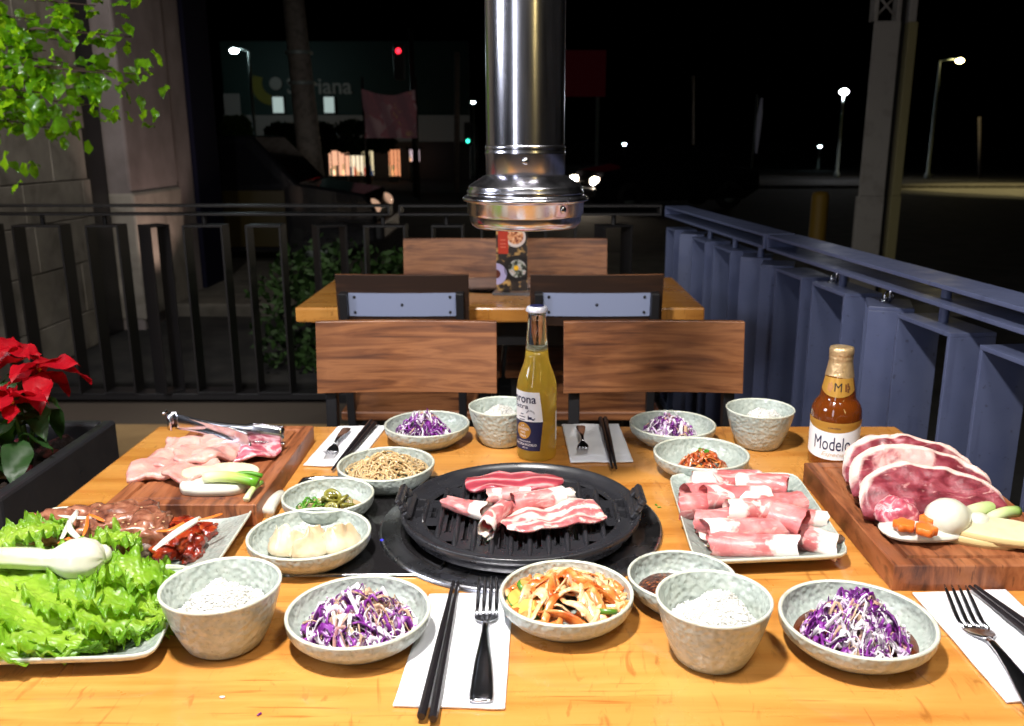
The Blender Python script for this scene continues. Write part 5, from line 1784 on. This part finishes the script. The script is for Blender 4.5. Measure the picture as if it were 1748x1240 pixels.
# ---------------------------------------------------------------- bowls
def bowl(label, px, py, wpx, h=.033, group='shallow celadon bowls'):
    p = at(px, py, TZ + h)
    R_ = wpx * mpp(p) / 2
    r_ = empty('side_dish_bowl', (p.x, p.y, TZ))
    tag(r_, label, 'bowl', group)
    rn = random.Random(px)
    sh = lambda a, r: (r * math.cos(a) * (1 + .006 * math.sin(2 * a + px)), r * math.sin(a) * (1 + .006 * math.sin(3 * a + py)))
    k = R_ / .069
    g = G()
    g.lathe([(0, .0035), (.036 * k, .0035), (.042 * k, .0008), (.0445 * k, .0006), (.047 * k, .003), (.058 * k, .0105), (.0655 * k, .018), (.0682 * k, .0235), (.0688 * k, h - .003), (.0690 * k, h - .0015)], 72, shape=sh)
    g.lathe([(0, .0065), (.045 * k, .0068), (.056 * k, .0105), (.0625 * k, .0175), (.0645 * k, .024), (.0650 * k, h - .0015)], 72, shape=sh)
    fix_normals(g.build('bowl_body', M_cer, r_))
    g = G(); g.lathe([(.0690 * k, h - .0017), (.0688 * k, h - .0004), (.0675 * k, h + .0003), (.0660 * k, h), (.0651 * k, h - .0014)], 72, shape=sh)
    g.build('rim', M_rim, r_)
    return p.x, p.y, R_


def rice_bowl(label, px, py, wpx, h=.063):
    p = at(px, py, TZ + h)
    R_ = wpx * mpp(p) / 2
    k = R_ / .054
    r_ = empty('rice_bowl', (p.x, p.y, TZ))
    tag(r_, label, 'bowl', 'celadon rice bowls')
    sh = lambda a, r: (r * math.cos(a) * (1 + .008 * math.sin(2 * a + px)), r * math.sin(a) * (1 + .008 * math.sin(3 * a + py)))
    g = G()
    g.lathe([(0, .003), (.027 * k, .003), (.029 * k, .0006), (.031 * k, .0008), (.0345 * k, .004), (.0395 * k, .014), (.0455 * k, .030), (.050 * k, .046), (.0535 * k, h - .002)], 72, shape=sh)
    g.lathe([(0, .008), (.024 * k, .008), (.032 * k, .012), (.040 * k, .028), (.046 * k, .045), (.0505 * k, h - .0015)], 72, shape=sh)
    fix_normals(g.build('bowl_body', M_cer, r_))
    g = G(); g.lathe([(.0536 * k, h - .0022), (.0538 * k, h - .0005), (.0528 * k, h + .0004), (.0512 * k, h), (.0506 * k, h - .0016)], 72, shape=sh)
    g.build('rim', M_rim, r_)
    # rice
    g = G()
    rn = random.Random(px)
    ox, oy = rn.uniform(-.004, .008), rn.uniform(-.002, .006)
    def hgt(x, y):
        d2 = ((x - ox) ** 2 + (y - oy) ** 2) / (.034 * k) ** 2
        v = Vector((x * 45, y * 45, px))
        return .038 + .022 * max(0, 1 - d2) + .007 * noise.noise(v) + .004 * noise.noise(v * 2.3)
    g.grid(lambda i, j: (lambda r, a: (r * math.cos(a), r * math.sin(a), hgt(r * math.cos(a), r * math.sin(a)) - .0004))(.039 * k * i / 14, 2 * math.pi * j / 40), 15, 40, cv=True)
    for _ in range(1700):
        a = rn.random() * 6.28; rr_ = .039 * k * math.sqrt(rn.random())
        x, y = rr_ * math.cos(a), rr_ * math.sin(a)
        R3 = Euler((rn.uniform(-.7, .7), rn.uniform(-.7, .7), rn.random() * 6)).to_matrix()
        s_ = rn.uniform(.8, 1.1)
        g.blob((x, y, hgt(x, y) - .0002 - rn.random() * .0009), (.0029 * s_, .00115 * s_, .0011 * s_), amp=0, nu=6, nv=6, rot=R3)
    o = g.build('steamed_rice', M_rice, loc=(p.x, p.y, TZ))
    return o


for lb, a in (('celadon rice bowl behind the clear beer bottle', (856, 692, 113)), ('celadon rice bowl between the purple slaw and the amber bottle', (1298, 696, 116)),
              ('celadon rice bowl next to the lettuce plate', (377, 996, 202)), ('celadon rice bowl in front of the dark chili sauce', (1219, 1018, 199))):
    o = rice_bowl(lb, *a)
    tag(o, lb.replace('celadon rice bowl', 'steamed white rice in the bowl'), 'rice', 'portions of steamed rice')
    o['kind'] = 'stuff'


def strips(name, label, cx_, cy_, R_, H_, z0, cnt, mats, seed, wid, length, flat=.3, cat='salad', lift=.004, curl=1., seg=6, weights=None, npt=8, floorR=None):
    r_ = random.Random(seed)
    g = G()
    idx = [i for i, w in enumerate(weights or [1] * len(mats)) for _ in range(w)]
    for _ in range(cnt):
        a = r_.random() * 6.28
        rr_ = R_ * math.sqrt(r_.random()) * .92
        x, y = rr_ * math.cos(a), rr_ * math.sin(a)
        d = r_.random() * 6.28
        c = r_.gauss(0, 1) * 30 * curl
        L_ = r_.uniform(*length)
        pts = []
        zj = r_.random()
        s1, s2 = r_.random() * 6, r_.uniform(.0, lift)
        for i in range(npt):
            rad = math.hypot(x, y)
            if rad > R_:
                x *= R_ / rad; y *= R_ / rad; rad = R_
            hz2 = H_ * max(0, 1 - (rad / R_) ** 1.7) * (.45 + .62 * zj ** .6)
            q_ = rad / (floorR or 1.)
            fl_ = .0095 + (.0165 * max(0, (q_ - .60) / .35) ** 1.4 if floorR else 0)
            pts.append((x, y, max(fl_, z0 + hz2 + s2 * math.sin(i * 1.1 + s1))))
            x += L_ / npt * math.cos(d); y += L_ / npt * math.sin(d)
            d += c * L_ / npt
        w = wid[0] + (wid[1] - wid[0]) * r_.random() ** 1.9
        g.tube(pts, [w * (.4 + .6 * math.sin(math.pi * (i + .7) / (npt + .4))) for i in range(npt)], seg, flat=flat, mi=r_.choice(idx), twist=r_.uniform(-1.5, 1.5),
               up=(r_.gauss(0, .5), r_.gauss(0, .5), 1))
    o = g.build(name, mats, loc=(cx_, cy_, TZ))
    return tag(o, label, cat, kind='stuff')


def pool(name, label, cx_, cy_, r0, z, m, seed, off=(0, 0)):
    g = G()
    g.slab([(x + off[0], y + off[1]) for x, y in outline(2 * r0, 2 * r0, 40, .05, seed)], .002, rings=5, p=2, z0=z)
    return tag(g.build(name, m, loc=(cx_, cy_, TZ)), label, 'sauce')


SL = [('far', (729, 722, 145), 'the bowl by the far napkin and chopsticks', .033, .028), ('farr', (1148, 722, 147), 'the bowl beside the far right rice bowl', .033, .024),
      ('fl', (612, 1040, 246), 'the bowl between the lettuce and the front napkin', .0, .028), ('fr', (1463, 1052, 262), 'the bowl in front of the steak board', .0, .034)]
for i, (k_, a, lb, _, Hh) in enumerate(SL):
    x, y, R_ = bowl('shallow celadon bowl of purple cabbage slaw, ' + lb, *a)
    if i > 1:
        pool('dressing', 'brown dressing at the bottom of ' + lb, x, y, R_ * .80, .0085, M_soy, i)
    strips('cabbage_slaw', 'shredded purple and white cabbage heaped in ' + lb, x + (.006 if i == 3 else 0) - (.006 if i in (0, 1, 3) else .0), y - .002, R_ * (.64 if i < 2 else (.78 if i == 2 else .66)), Hh + .010, .010, (250, 250, 330, 330)[i], [M_slawp, M_slaww, M_slawg], 40 + i,
           (.0006, .0040), (.018, .055), flat=.3, weights=[5, 4, 1] if i != 2 else [4, 3, 2], lift=.011, curl=2.4, floorR=R_)

x, y, R_ = bowl('shallow celadon bowl of glass noodles by the grill handle', 659, 790, 166)
strips('glass_noodles', 'shiny glass noodles tangled in the bowl by the grill', x, y, R_ * .86, .030, .014, 150, [M_noodle], 7, (.0015, .0022), (.05, .11), flat=1., floorR=R_, cat='noodles', lift=.006, curl=1.2, seg=7, npt=14)
strips('carrot_strips', 'orange carrot strips among the glass noodles', x + .012, y - .004, R_ * .5, .018, .018, 7, [M_carrot], 12, (.0016, .0022), (.045, .07), flat=.4, cat='carrot', curl=1.4, npt=12)
strips('spinach_strips', 'dark green leaf strips among the glass noodles', x, y, R_ * .72, .016, .014, 11, [M_greens, M_zucskin], 15, (.003, .0055), (.02, .04), flat=.25, cat='greens')

x, y, R_ = bowl('small celadon bowl of pickled pepper rings by the left board', 560, 843, 155)
pool('pickle_brine', 'pale brown brine around the pickled pepper rings', x, y, R_ * .8, .0085, M_brine, 9)
rnd = random.Random(5)
JL = ['topmost pepper ring leaning on the pile', 'large pepper ring under the top one', 'pepper ring at the front of the pile', 'pepper ring beside the chive blades', 'small pepper ring at the back', 'pepper ring lying in the brine', 'tilted pepper ring on the noodle bowl side', 'half sunk pepper ring at the front', 'thin pepper ring between the others']
for i, lb in enumerate(JL):
    rj = rnd.uniform(.0085, .0125)
    g = G()
    g.lathe([(rj * .66, -.0017), (rj * .95, -.002), (rj, 0), (rj * .95, .002), (rj * .66, .0017), (rj * .6, 0)], 24, shape=lambda a, r: (r * math.cos(a) * 1.1, r * math.sin(a) * (1 + .08 * math.cos(3 * a))))
    g.f += [tuple(5 * 24 + q for q in (j, (j + 1) % 24)) + ((j + 1) % 24, j) for j in range(24)]; g.m += [0] * 24
    for q in range(3):
        g.box((0, 0, 0), (rj * 1.3, .0015, .002), rz=q * math.pi / 3)
    a = i * 2.4
    rad = [.0, .008, .022, .020, .018, .03, .016, .026, .012][i]
    o = g.build('pepper_ring', M_jal, loc=(x + .006 + rad * math.cos(a) * .9, y + rad * math.sin(a) * .9, TZ + (.030 if i == 0 else .024 if i == 1 else .013 + .004 * (i % 3))), rot=(rnd.uniform(-.7, .7), rnd.uniform(-.7, .7), a))
    tag(o, 'pickled green ' + lb, 'pepper', 'pickled pepper rings')
strips('chive_blades', 'bright green chive blades beside the pickled pepper rings', x - .022, y + .002, R_ * .34, .006, .016, 16, [M_chive], 19, (.0012, .0018), (.025, .04), flat=.5, cat='chives', curl=.2)

# dumplings
x, y, R_ = bowl('shallow celadon bowl holding three dumplings', 528, 908, 208)


def dumpling(label, dx, dy, ang, seed):
    g = G()
    nu, nv = 36, 26
    def fn(i, j):
        u = 2 * i / (nu - 1) - 1
        a = 2 * math.pi * j / nv
        prof_ = math.sqrt(max(0, 1 - u * u))
        cy_, sz = math.cos(a), math.sin(a)
        w = .0195 * prof_ ** 1.1
        if sz > 0:
            yy = w * cy_ * (1 - .86 * sz ** 1.5)
            zz_ = (.021 * (1 - u * u) ** .85 + .002) * sz ** .9
            ple = max(0, sz - .55) / .45
            yy += ple * .0042 * math.sin(u * 9 + seed)
            zz_ += ple * (.005 * (1 - u * u) + .0022 * math.sin(u * 12 + seed * 2))
        else:
            yy = w * cy_ * (1 + .05 * sz); zz_ = .007 * sz * prof_
        k_ = 1 + .10 * noise.noise(Vector((u * 2.5, a, seed)))
        return (u * .029, yy * k_ + .010 * (u * u), zz_ * k_ + .007)
    g.grid(fn, nu, nv, cv=True)
    tag(g.build('dumpling', M_dump, loc=(x + dx, y + dy, TZ + .008), rot=(0, 0, ang)), label, 'dumpling', 'boiled dumplings')


dumpling('pleated dumpling lying on the lettuce side of the bowl', -.026, -.006, -.35, 1.)
dumpling('pleated dumpling with a peaked crest in the middle of the bowl', .006, -.006, 1.1, 2.2)
dumpling('plump dumpling on the grill side of the bowl', .034, .001, .5, 3.7)

# front vegetable kimchi
x, y, R_ = bowl('shallow celadon bowl of orange kimchi in front of the grill', 967, 1008, 230)
strips('kimchi', 'glossy orange kimchi strips heaped in the bowl before the grill', x, y + .002, R_ * .88, .030, .012, 115, [M_kim1, M_kim2, M_onion], 3, (.0034, .0085), (.035, .075), flat=.35, cat='kimchi', lift=.006, curl=.35, floorR=R_, weights=[5, 4, 0], seg=8)
for i, (dx, dy, a) in enumerate(((-.040, -.018, .2), (-.047, .004, 1.0), (.034, -.02, 2.3), (-.038, .022, .6))):
    k = 30
    out = [(.019 * math.cos(t_), .013 * math.sin(t_)) for t_ in [2 * math.pi * j / k for j in range(k)]]
    g = G(); g.slab(out, .006, rings=5, p=8, mside=1)
    tag(g.build('cucumber_slice', [M_zuc, M_zucskin], loc=(x + dx, y + dy, TZ + .018), rot=(.35, -.25 + .3 * i, a)), ('cucumber slice at the front of the orange kimchi', 'cucumber slice on the chopstick side of the orange kimchi', 'cucumber slice on the rice side of the orange kimchi', 'cucumber slice at the back of the orange kimchi')[i], 'cucumber', 'cucumber slices in the kimchi')

x, y, R_ = bowl('shallow celadon bowl with a small red kimchi pile behind the rolled meat', 1197, 772, 162)
strips('kimchi', 'small red brown kimchi pile in the bowl behind the rolled meat', x + .002, y - .006, R_ * .52, .030, .009, 80, [M_kim3, M_kim2], 8, (.002, .0042), (.02, .04), flat=.4, cat='kimchi', lift=.004, curl=.8, weights=[4, 1], seg=8)
for i, (dx, dy) in enumerate(((.006, -.002), (-.002, .004))):
    g = G(); g.lathe([(.0022, -.0015), (.0034, -.0015), (.0034, .0015), (.0022, .0015), (.0022, -.0015)], 12)
    tag(g.build('chive_ring', M_chive, loc=(x + dx, y - .006 + dy, TZ + .037), rot=(.4, .3 * i, 0)), ('green onion ring on the front of the red kimchi pile', 'green onion ring on the back of the red kimchi pile')[i], 'green onion')

x, y, R_ = bowl('small celadon bowl of dark chili sauce behind the rice bowl', 1164, 980, 184)
g = G()
g.grid(lambda i, j: (R_ * .72 * (i / 20) * math.cos(2 * math.pi * j / 40), R_ * .72 * (i / 20) * math.sin(2 * math.pi * j / 40), .009 + .0028 * (1 - (i / 20) ** 2) + (.0012 * noise.noise(Vector((i * 1.1 * math.cos(j * .157) * 2, i * 1.1 * math.sin(j * .157) * 2, 0))) if i < 20 else -.003)), 21, 40, cv=True)
tag(g.build('chili_sauce', M_chili, loc=(x - .006, y + .004, TZ + .003)), 'dark chunky chili sauce in the small bowl', 'sauce')


# ---------------------------------------------------------------- napkins, forks, chopsticks
def napkin(label, corners, seed, lift=.003):
    P = [at(px, py, TZ) for px, py in corners]
    c = (P[0] + P[1] + P[2] + P[3]) / 4
    f = quadmap([p - Vector((c.x, c.y, 0)) for p in P])
    g = G()
    nu, nv = 34, 44
    def h(u, v):
        e = min(u, 1 - u, v, 1 - v)
        return .0034 + lift * (.5 * noise.noise(Vector((u * 2.5 + seed, v * 3.5, seed))) + .5 * noise.noise(Vector((u * 6, v * 7, seed))) * .5) * min(1, .3 + e * 5) + (.0007 * math.sin(v * 260) if v < .16 else 0)
    def fn(side):
        def q(i, j):
            u, v = i / (nu - 1), j / (nv - 1)
            p = f(u + .006 * noise.noise(Vector((v * 5, seed, 1))) * (1 if u > .5 else -1), v + .010 * noise.noise(Vector((u * 4, seed, 3))) * (abs(v - .5) * 2) ** 4)
            z = max(.0018, h(u, v))
            return (p.x, p.y, z if side else max(.0006, z - .0022))
        return q
    a = g.grid(fn(1), nu, nv)
    b = g.grid(fn(0), nu, nv)
    per = [i * nv for i in range(nu)] + [(nu - 1) * nv + j for j in range(1, nv)] + [i * nv + nv - 1 for i in range(nu - 2, -1, -1)] + [j for j in range(nv - 2, 0, -1)]
    for k_ in range(len(per)):
        p_, q_ = per[k_], per[(k_ + 1) % len(per)]
        g.f.append((a + p_, a + q_, b + q_, b + p_)); g.m.append(0)
    o = g.build('paper_napkin', M_napkin, loc=(c.x, c.y, TZ))
    fix_normals(o)
    return tag(o, label, 'napkin', 'folded white napkins')


napkin('white paper napkin under the fork in front of the grill', [(733, 1019), (876, 1016), (862, 1214), (671, 1209)], 1)
napkin('white paper napkin beside the chicken board under black chopsticks', [(577, 731), (661, 729), (606, 800), (518, 797)], 2)
napkin('white paper napkin under the fork behind the clear bottle', [(959, 727), (1056, 727), (1081, 791), (974, 792)], 3, .004)
napkin('white paper napkin beside the steak board in front', [(1557, 1016), (1716, 1011), (1905, 1188), (1718, 1203)], 4)


def fork(label, a, b, za=.006, zb2=.012, flip=False):
    """a: handle end pixel, b: tine tips pixel"""
    A, B = at(*a, TZ + za), at(*b, TZ + zb2)
    v = B - A
    L_ = v.length
    r_ = empty('fork', A)
    r_.rotation_euler = (0, 0, math.atan2(v.y, v.x))
    tag(r_, label, 'fork', 'steel forks')
    s_ = L_ / .19
    f = -1 if flip else 1
    def zc_(t):
        return (.0 + .010 * math.sin(math.pi * min(1, max(0, (t - .15) / .62))) * .5 + .012 * max(0, (t - .78) / .22) ** 1.6 - .004 * math.sin(math.pi * min(1, max(0, (t - .6) / .3))))
    def P(t, o=0.):
        return (t * L_, o, zc_(t))
    tt = [0, .01, .05, .15, .28, .4, .5, .58, .62]
    ww = [.0075, .0098, .0105, .0098, .0078, .0052, .0036, .0032, .0034]
    g = G(); g.tube([P(t) for t in tt], [w * s_ for w in ww], 12, flat=[.16, .16, .15, .17, .2, .32, .5, .5, .48], up=(0, 0, 1)); g.build('handle', M_chrome, r_)
    tt = [.612, .635, .66, .69, .72, .755]
    ww = [.0034, .0055, .0095, .0118, .0124, .0122]
    g = G(); g.tube([P(t) for t in tt], [w * s_ for w in ww], 14, flat=[.42, .28, .15, .11, .10, .10], up=(0, 0, 1)); g.build('head', M_chrome, r_)
    for k_ in range(4):
        o = (k_ - 1.5) * .0064 * s_
        g = G(); g.tube([P(t, o * (1 - .08 * (t - .74) / .26)) for t in (.742, .8, .86, .92, .97, 1.)], [w * s_ for w in (.0024, .0021, .0020, .0018, .0014, .0007)], 8, flat=.55, up=(0, 0, 1)); g.build('tine', M_chrome, r_)
    return r_


fork('steel fork on the napkin in front of the grill', (821, 1198), (833, 993), .006, .012)
fork('steel fork on the napkin beside the chicken board', (592, 731), (557, 783), .010, .009)
fork('steel fork on the napkin behind the clear bottle', (991, 727), (997, 776), .010, .009)
fork('steel fork on the napkin beside the steak board', (1812, 1262), (1630, 1002), .006, .016)


def chopstick(label, a, b, za=.0075, zb2=.0075):
    """a: thick end, b: tip"""
    A, B = at(*a, TZ + za), at(*b, TZ + zb2)
    g = G()
    v = B - A
    g.tube([v * t for t in (0, .01, .5, 1)], [.0036, .0042, .0034, .0018], 8, up=(0, 0, 1))
    o = g.build('chopstick', M_chop, loc=A, smooth=False)
    tag(o, label, 'chopstick', 'black chopsticks')


chopstick('black chopstick on the front napkin, the one beside the slaw bowl', (719, 1224), (774, 993))
chopstick('black chopstick on the front napkin, the one beside the fork', (739, 1228), (782, 994))
chopstick('black chopstick by the chicken board, the one nearer the fork', (634, 719), (567, 802), .010, .006)
chopstick('black chopstick by the chicken board, the one nearer the slaw bowl', (640, 723), (578, 796), .010, .007)
chopstick('black chopstick behind the bottle, the one nearer the fork', (1025, 714), (1045, 799), .009, .006)
chopstick('black chopstick behind the bottle, the one nearer the slaw bowl', (1033, 714), (1052, 800), .009, .006)
chopstick('black chopstick beside the steak board, the one nearer the fork', (1840, 1150), (1655, 1001), .008, .010)
chopstick('black chopstick beside the steak board, the one further from the fork', (1850, 1135), (1664, 1000), .008, .010)


# ---------------------------------------------------------------- bottles
def revolve_patch(g, rf, z0, z1, a0, a1, nz=14, na=24, off=.0004, mi=0):
    """label patch following the bottle; a0/a1 may be functions of z"""
    A0 = a0 if callable(a0) else (lambda t: a0)
    A1 = a1 if callable(a1) else (lambda t: a1)
    Z0 = z0 if callable(z0) else (lambda s_: z0)
    Z1 = z1 if callable(z1) else (lambda s_: z1)
    def fn(i, j):
        t = i / (nz - 1); s_ = j / (na - 1)
        z = Z0(s_) + (Z1(s_) - Z0(s_)) * t
        a = A0(t) + (A1(t) - A0(t)) * s_
        r = rf(z) + off
        return (r * math.sin(a), -r * math.cos(a), z)
    g.grid(fn, nz, na, mi=mi)


def rtext(s_, rf, zc_, ac, height, m, parent, width=None, off=.0009, bold=.0, name='lettering', shear=0.):
    V, F = text_geo(s_, 1.0, bold)
    xs_ = [v.x for v in V]; ys_ = [v.y for v in V]
    w = max(xs_) - min(xs_); hh = max(ys_) - min(ys_)
    cx_ = (max(xs_) + min(xs_)) / 2; cy_ = (max(ys_) + min(ys_)) / 2
    kz = height / hh; kx = width / w if width else kz
    g = G()
    P = []
    for v in V:
        x, z = (v.x - cx_ + shear * (v.y - cy_)) * kx, (v.y - cy_) * kz + zc_
        r = rf(z) + off
        a = ac + x / r
        P.append((r * math.sin(a), -r * math.cos(a), z))
    g.add(P, F)
    return g.build(name, m, parent, smooth=False)


def interp(prof_):
    def rf(z):
        for (r0, z0), (r1, z1) in zip(prof_, prof_[1:]):
            if z0 <= z <= z1:
                return r0 + (r1 - r0) * (z - z0) / max(1e-6, z1 - z0)
        return prof_[-1][0]
    return rf


# clear long-neck bottle
p = at(916, 778)
cb = empty('beer_bottle', p)
tag(cb, 'clear glass beer bottle with a white and navy label standing behind the grill', 'bottle')
H_ = .241
CP = [(.026, 0), (.0292, .002), (.0303, .006), (.0303, .108), (.0300, .114), (.0288, .122), (.0262, .131), (.0225, .141), (.0192, .150), (.0176, .158), (.0168, .170), (.0155, .190), (.0142, .208), (.0134, .222), (.0134, .226), (.0142, .2265), (.0142, .231), (.0130, .2315)]
NK = [(r, z) for r, z in CP if z > .169]
g = G(); g.lathe([(.0169, .1686)] + NK, 64)
g.lathe([(.0150, .1686)] + [(r - .002, z) for r, z in NK[:5]], 64)
fix_normals(g.build('glass_neck', M_glass, cb))
crf = interp(CP)
g = G()
g.lathe([(0, .004)] + [q for q in CP if q[1] < .168] + [(.01685, .1685), (0, .1685)], 64)
fix_normals(g.build('filled_body', M_beer, cb))
g = G(); g.lathe([(0, .1690), (.0144, .1690), (.0144, .1735), (.011, .1750), (0, .1742)], 40)
fix_normals(g.build('foam', M_foam, cb))
g = G()
k = 42
g.grid(lambda i, j: ([.0158, .0160, .0152, .0135, .0][i] * (1 + (.045 * (1 if j % 2 else -1) if i < 2 else 0)) * math.cos(2 * math.pi * j / k), [.0158, .0160, .0152, .0135, .0][i] * (1 + (.045 * (1 if j % 2 else -1) if i < 2 else 0)) * math.sin(2 * math.pi * j / k), [.2275, .2295, .2335, .2352, .2356][i]), 5, k, cv=True)
cp_ = g.build('cap', M_cap, cb)
g = G(); g.lathe([(.0108, .2359), (.0, .2362)], 24); g.build('cap_print', M_navy, cp_)
AC = math.radians(-52)
HW = math.radians(62)
lab = G()
revolve_patch(lab, crf, .064, .110, lambda t: AC - HW * (1.06 - .10 * t), lambda t: AC + HW * (1.12 - .17 * t), off=.0004)
lw = lab.build('label', M_white, cb)
lab = G()
revolve_patch(lab, crf, .018, .064, lambda t: AC - HW * (.92 + .14 * t), lambda t: AC + HW * (.98 + .14 * t), off=.0004)
ln_ = lab.build('label_lower', M_navy, cb)
rtext('Corona', crf, .0995, AC, .0135, M_navy, lw, width=.054, bold=.012)
rtext('Extra', crf, .0875, AC, .0075, M_navy, lw, width=.030, bold=.01)
# small crest, animal-like mark and rays in navy
for q in range(7):
    a = AC + math.radians(33) + math.radians(10) * math.cos(math.radians(150 - q * 20)) * 1.25
    zq = .0705 + .0065 * math.sin(math.radians(150 - q * 20)) + .003
    g = G(); revolve_patch(g, crf, zq, zq + .0028, a - .012, a + .012, 2, 3, .0008); g.build('ray_mark', M_navy, lw)
for a, z0_, z1_, w in ((33, .0675, .0715, .16), (27, .067, .0735, .05), (41, .0665, .069, .12), (46, .068, .0705, .03)):
    g = G(); revolve_patch(g, crf, z0_, z1_, AC + math.radians(a) - w / 2, AC + math.radians(a) + w / 2, 3, 6, .0008); g.build('beast_mark', M_navy, lw)
for z0_, w in ((.070, .42), (.0655, .36), (.0745, .20)):
    g = G(); revolve_patch(g, crf, z0_, z0_ + .0012, AC - w / 2 + .1, AC + w / 2 + .1, 2, 8, .0008); g.build('crest_mark', M_navy, lw)
g = G()
g.grid(lambda i, j: (lambda rr_, th: (lambda a, z: ((crf(z) + .0008) * math.sin(a), -(crf(z) + .0008) * math.cos(a), z))(AC + .17 + rr_ * math.cos(th) / .0303, .0490 + rr_ * math.sin(th)))(.013 * i / 4, 2 * math.pi * j / 32), 5, 32, cv=True)
gd = g.build('gold_roundel', M_gold, ln_)
for i, t_ in enumerate(('LA', 'CERVEZA', 'MAS', 'FINA')):
    rtext(t_, crf, .0575 - i * .0055, AC + .17, .0036, M_white, gd, off=.0012, name='lettering')
rtext('CERVECERIA', crf, .0325, AC + .22, .0022, M_white, ln_, width=.024)
rtext('CERVECERIA MODELO', crf, .0275, AC + .18, .0036, M_white, ln_, width=.044)
rtext('355 ml', crf, .0225, AC + .28, .0024, M_white, ln_)
g = G(); revolve_patch(g, crf, .030, .076, math.radians(66), math.radians(80), off=.0004); g.build('back_label', M_white, cb)

# amber stubby bottle
p = at(1420, 789)
mb = empty('beer_bottle', p)
tag(mb, 'amber stubby beer bottle with gold foil neck standing beside the steak board', 'bottle')
MP = [(.030, 0), (.0345, .002), (.0360, .006), (.0360, .064), (.0366, .070), (.0366, .078), (.0352, .088), (.0318, .096), (.0275, .101), (.0258, .104), (.0252, .108), (.0238, .118), (.0196, .140), (.0172, .154), (.0158, .162), (.0158, .168), (.0150, .170)]
mrf = interp(MP)
g = G(); g.lathe([(0, .003)] + MP + [(0, .171)], 64); fix_normals(g.build('glass', M_amber, mb))
g = G()
rn = random.Random(2)
FP = [(.0207, .137), (.0200, .141), (.0185, .149), (.0172, .157), (.0166, .161), (.0172, .1625), (.0172, .165), (.0166, .1665), (.0174, .168), (.0176, .176), (.0165, .1795), (.010, .1805), (0, .1808)]
k = 72
g.grid(lambda i, j: (lambda r: (r * math.cos(2 * math.pi * j / k), r * math.sin(2 * math.pi * j / k), FP[i][1] + (.0016 * math.sin(2 * math.pi * j / k * 2) if i == 0 else 0)))(FP[i][0] * (1 + .012 * noise.noise(Vector((i * .9, j * .55, 0))))), len(FP), k, cv=True)
g.build('foil', M_goldfoil, mb)
A_ = math.radians(-24)
g = G(); revolve_patch(g, mrf, lambda s_: .1085 - .0 + .010 * (2 * s_ - 1) ** 2, lambda s_: .1365, A_ - 1.25, A_ + 1.25, off=.0004); nl = g.build('neck_label', M_gold, mb)
rtext('M', mrf, .1235, A_ + .05, .0125, M_black, nl, width=.0105)
for s_, mm in ((-.5, mat('lion_print', S(0xB07A48), rough=.5)), (.58, mat('lion_print_dark', S(0x6A4020), rough=.5))):
    for q in range(5):
        a = A_ + .05 + s_ + .13 * math.cos(q * 1.25); zq = .1230 + .004 * math.sin(q * 1.25)
        g = G(); revolve_patch(g, mrf, zq - .003, zq + .003, a - .06, a + .06, 3, 4, .0007 + .00005 * q); g.build('beast_print', mm, nl)
dip = lambda s_: .0105 * (1 - (2 * s_ - 1) ** 2)
g = G(); revolve_patch(g, mrf, lambda s_: .068 - dip(s_), lambda s_: .0725 + .003 * (2 * s_ - 1) ** 2, A_ - 1.5, A_ + 1.5, off=.0004, na=36); gb = g.build('gold_band', M_gold, mb)
g = G(); revolve_patch(g, mrf, lambda s_: .0155 + .006 * (2 * s_ - 1) ** 2, lambda s_: .0678 - dip(s_), A_ - 1.5, A_ + 1.5, off=.0004, na=36); lb_ = g.build('label', M_white, mb)
rtext('Modelo', mrf, .0405, A_ + .0, .0205, M_navy, lb_, width=.055)
rtext('Especial', mrf, .0235, A_ + .1, .008, M_script, lb_, width=.034, shear=.35)
rtext('CERVEZA', mrf, .0645, A_ + .05, .0022, M_navy, gb, width=.018, off=.0007)

# crumbs on the table
for i, (px, py) in enumerate(((380, 1190), (443, 1219), (1120, 862), (1125, 866))):
    g = G(); g.blob((0, 0, 0), (.0028, .0012, .0008), amp=.3, nu=6, nv=8)
    m_ = (M_slaww, M_slawp, M_chive, M_chive)[i]
    tag(g.build('crumb', m_, loc=at(px, py, TZ + .001), rot=(0, 0, i)), ('pale cabbage crumb on the bare table near the rice bowl', 'purple cabbage crumb on the bare table front', 'tiny green leaf crumb by the grill ring', 'second tiny green leaf crumb by the grill ring')[i], 'crumb')
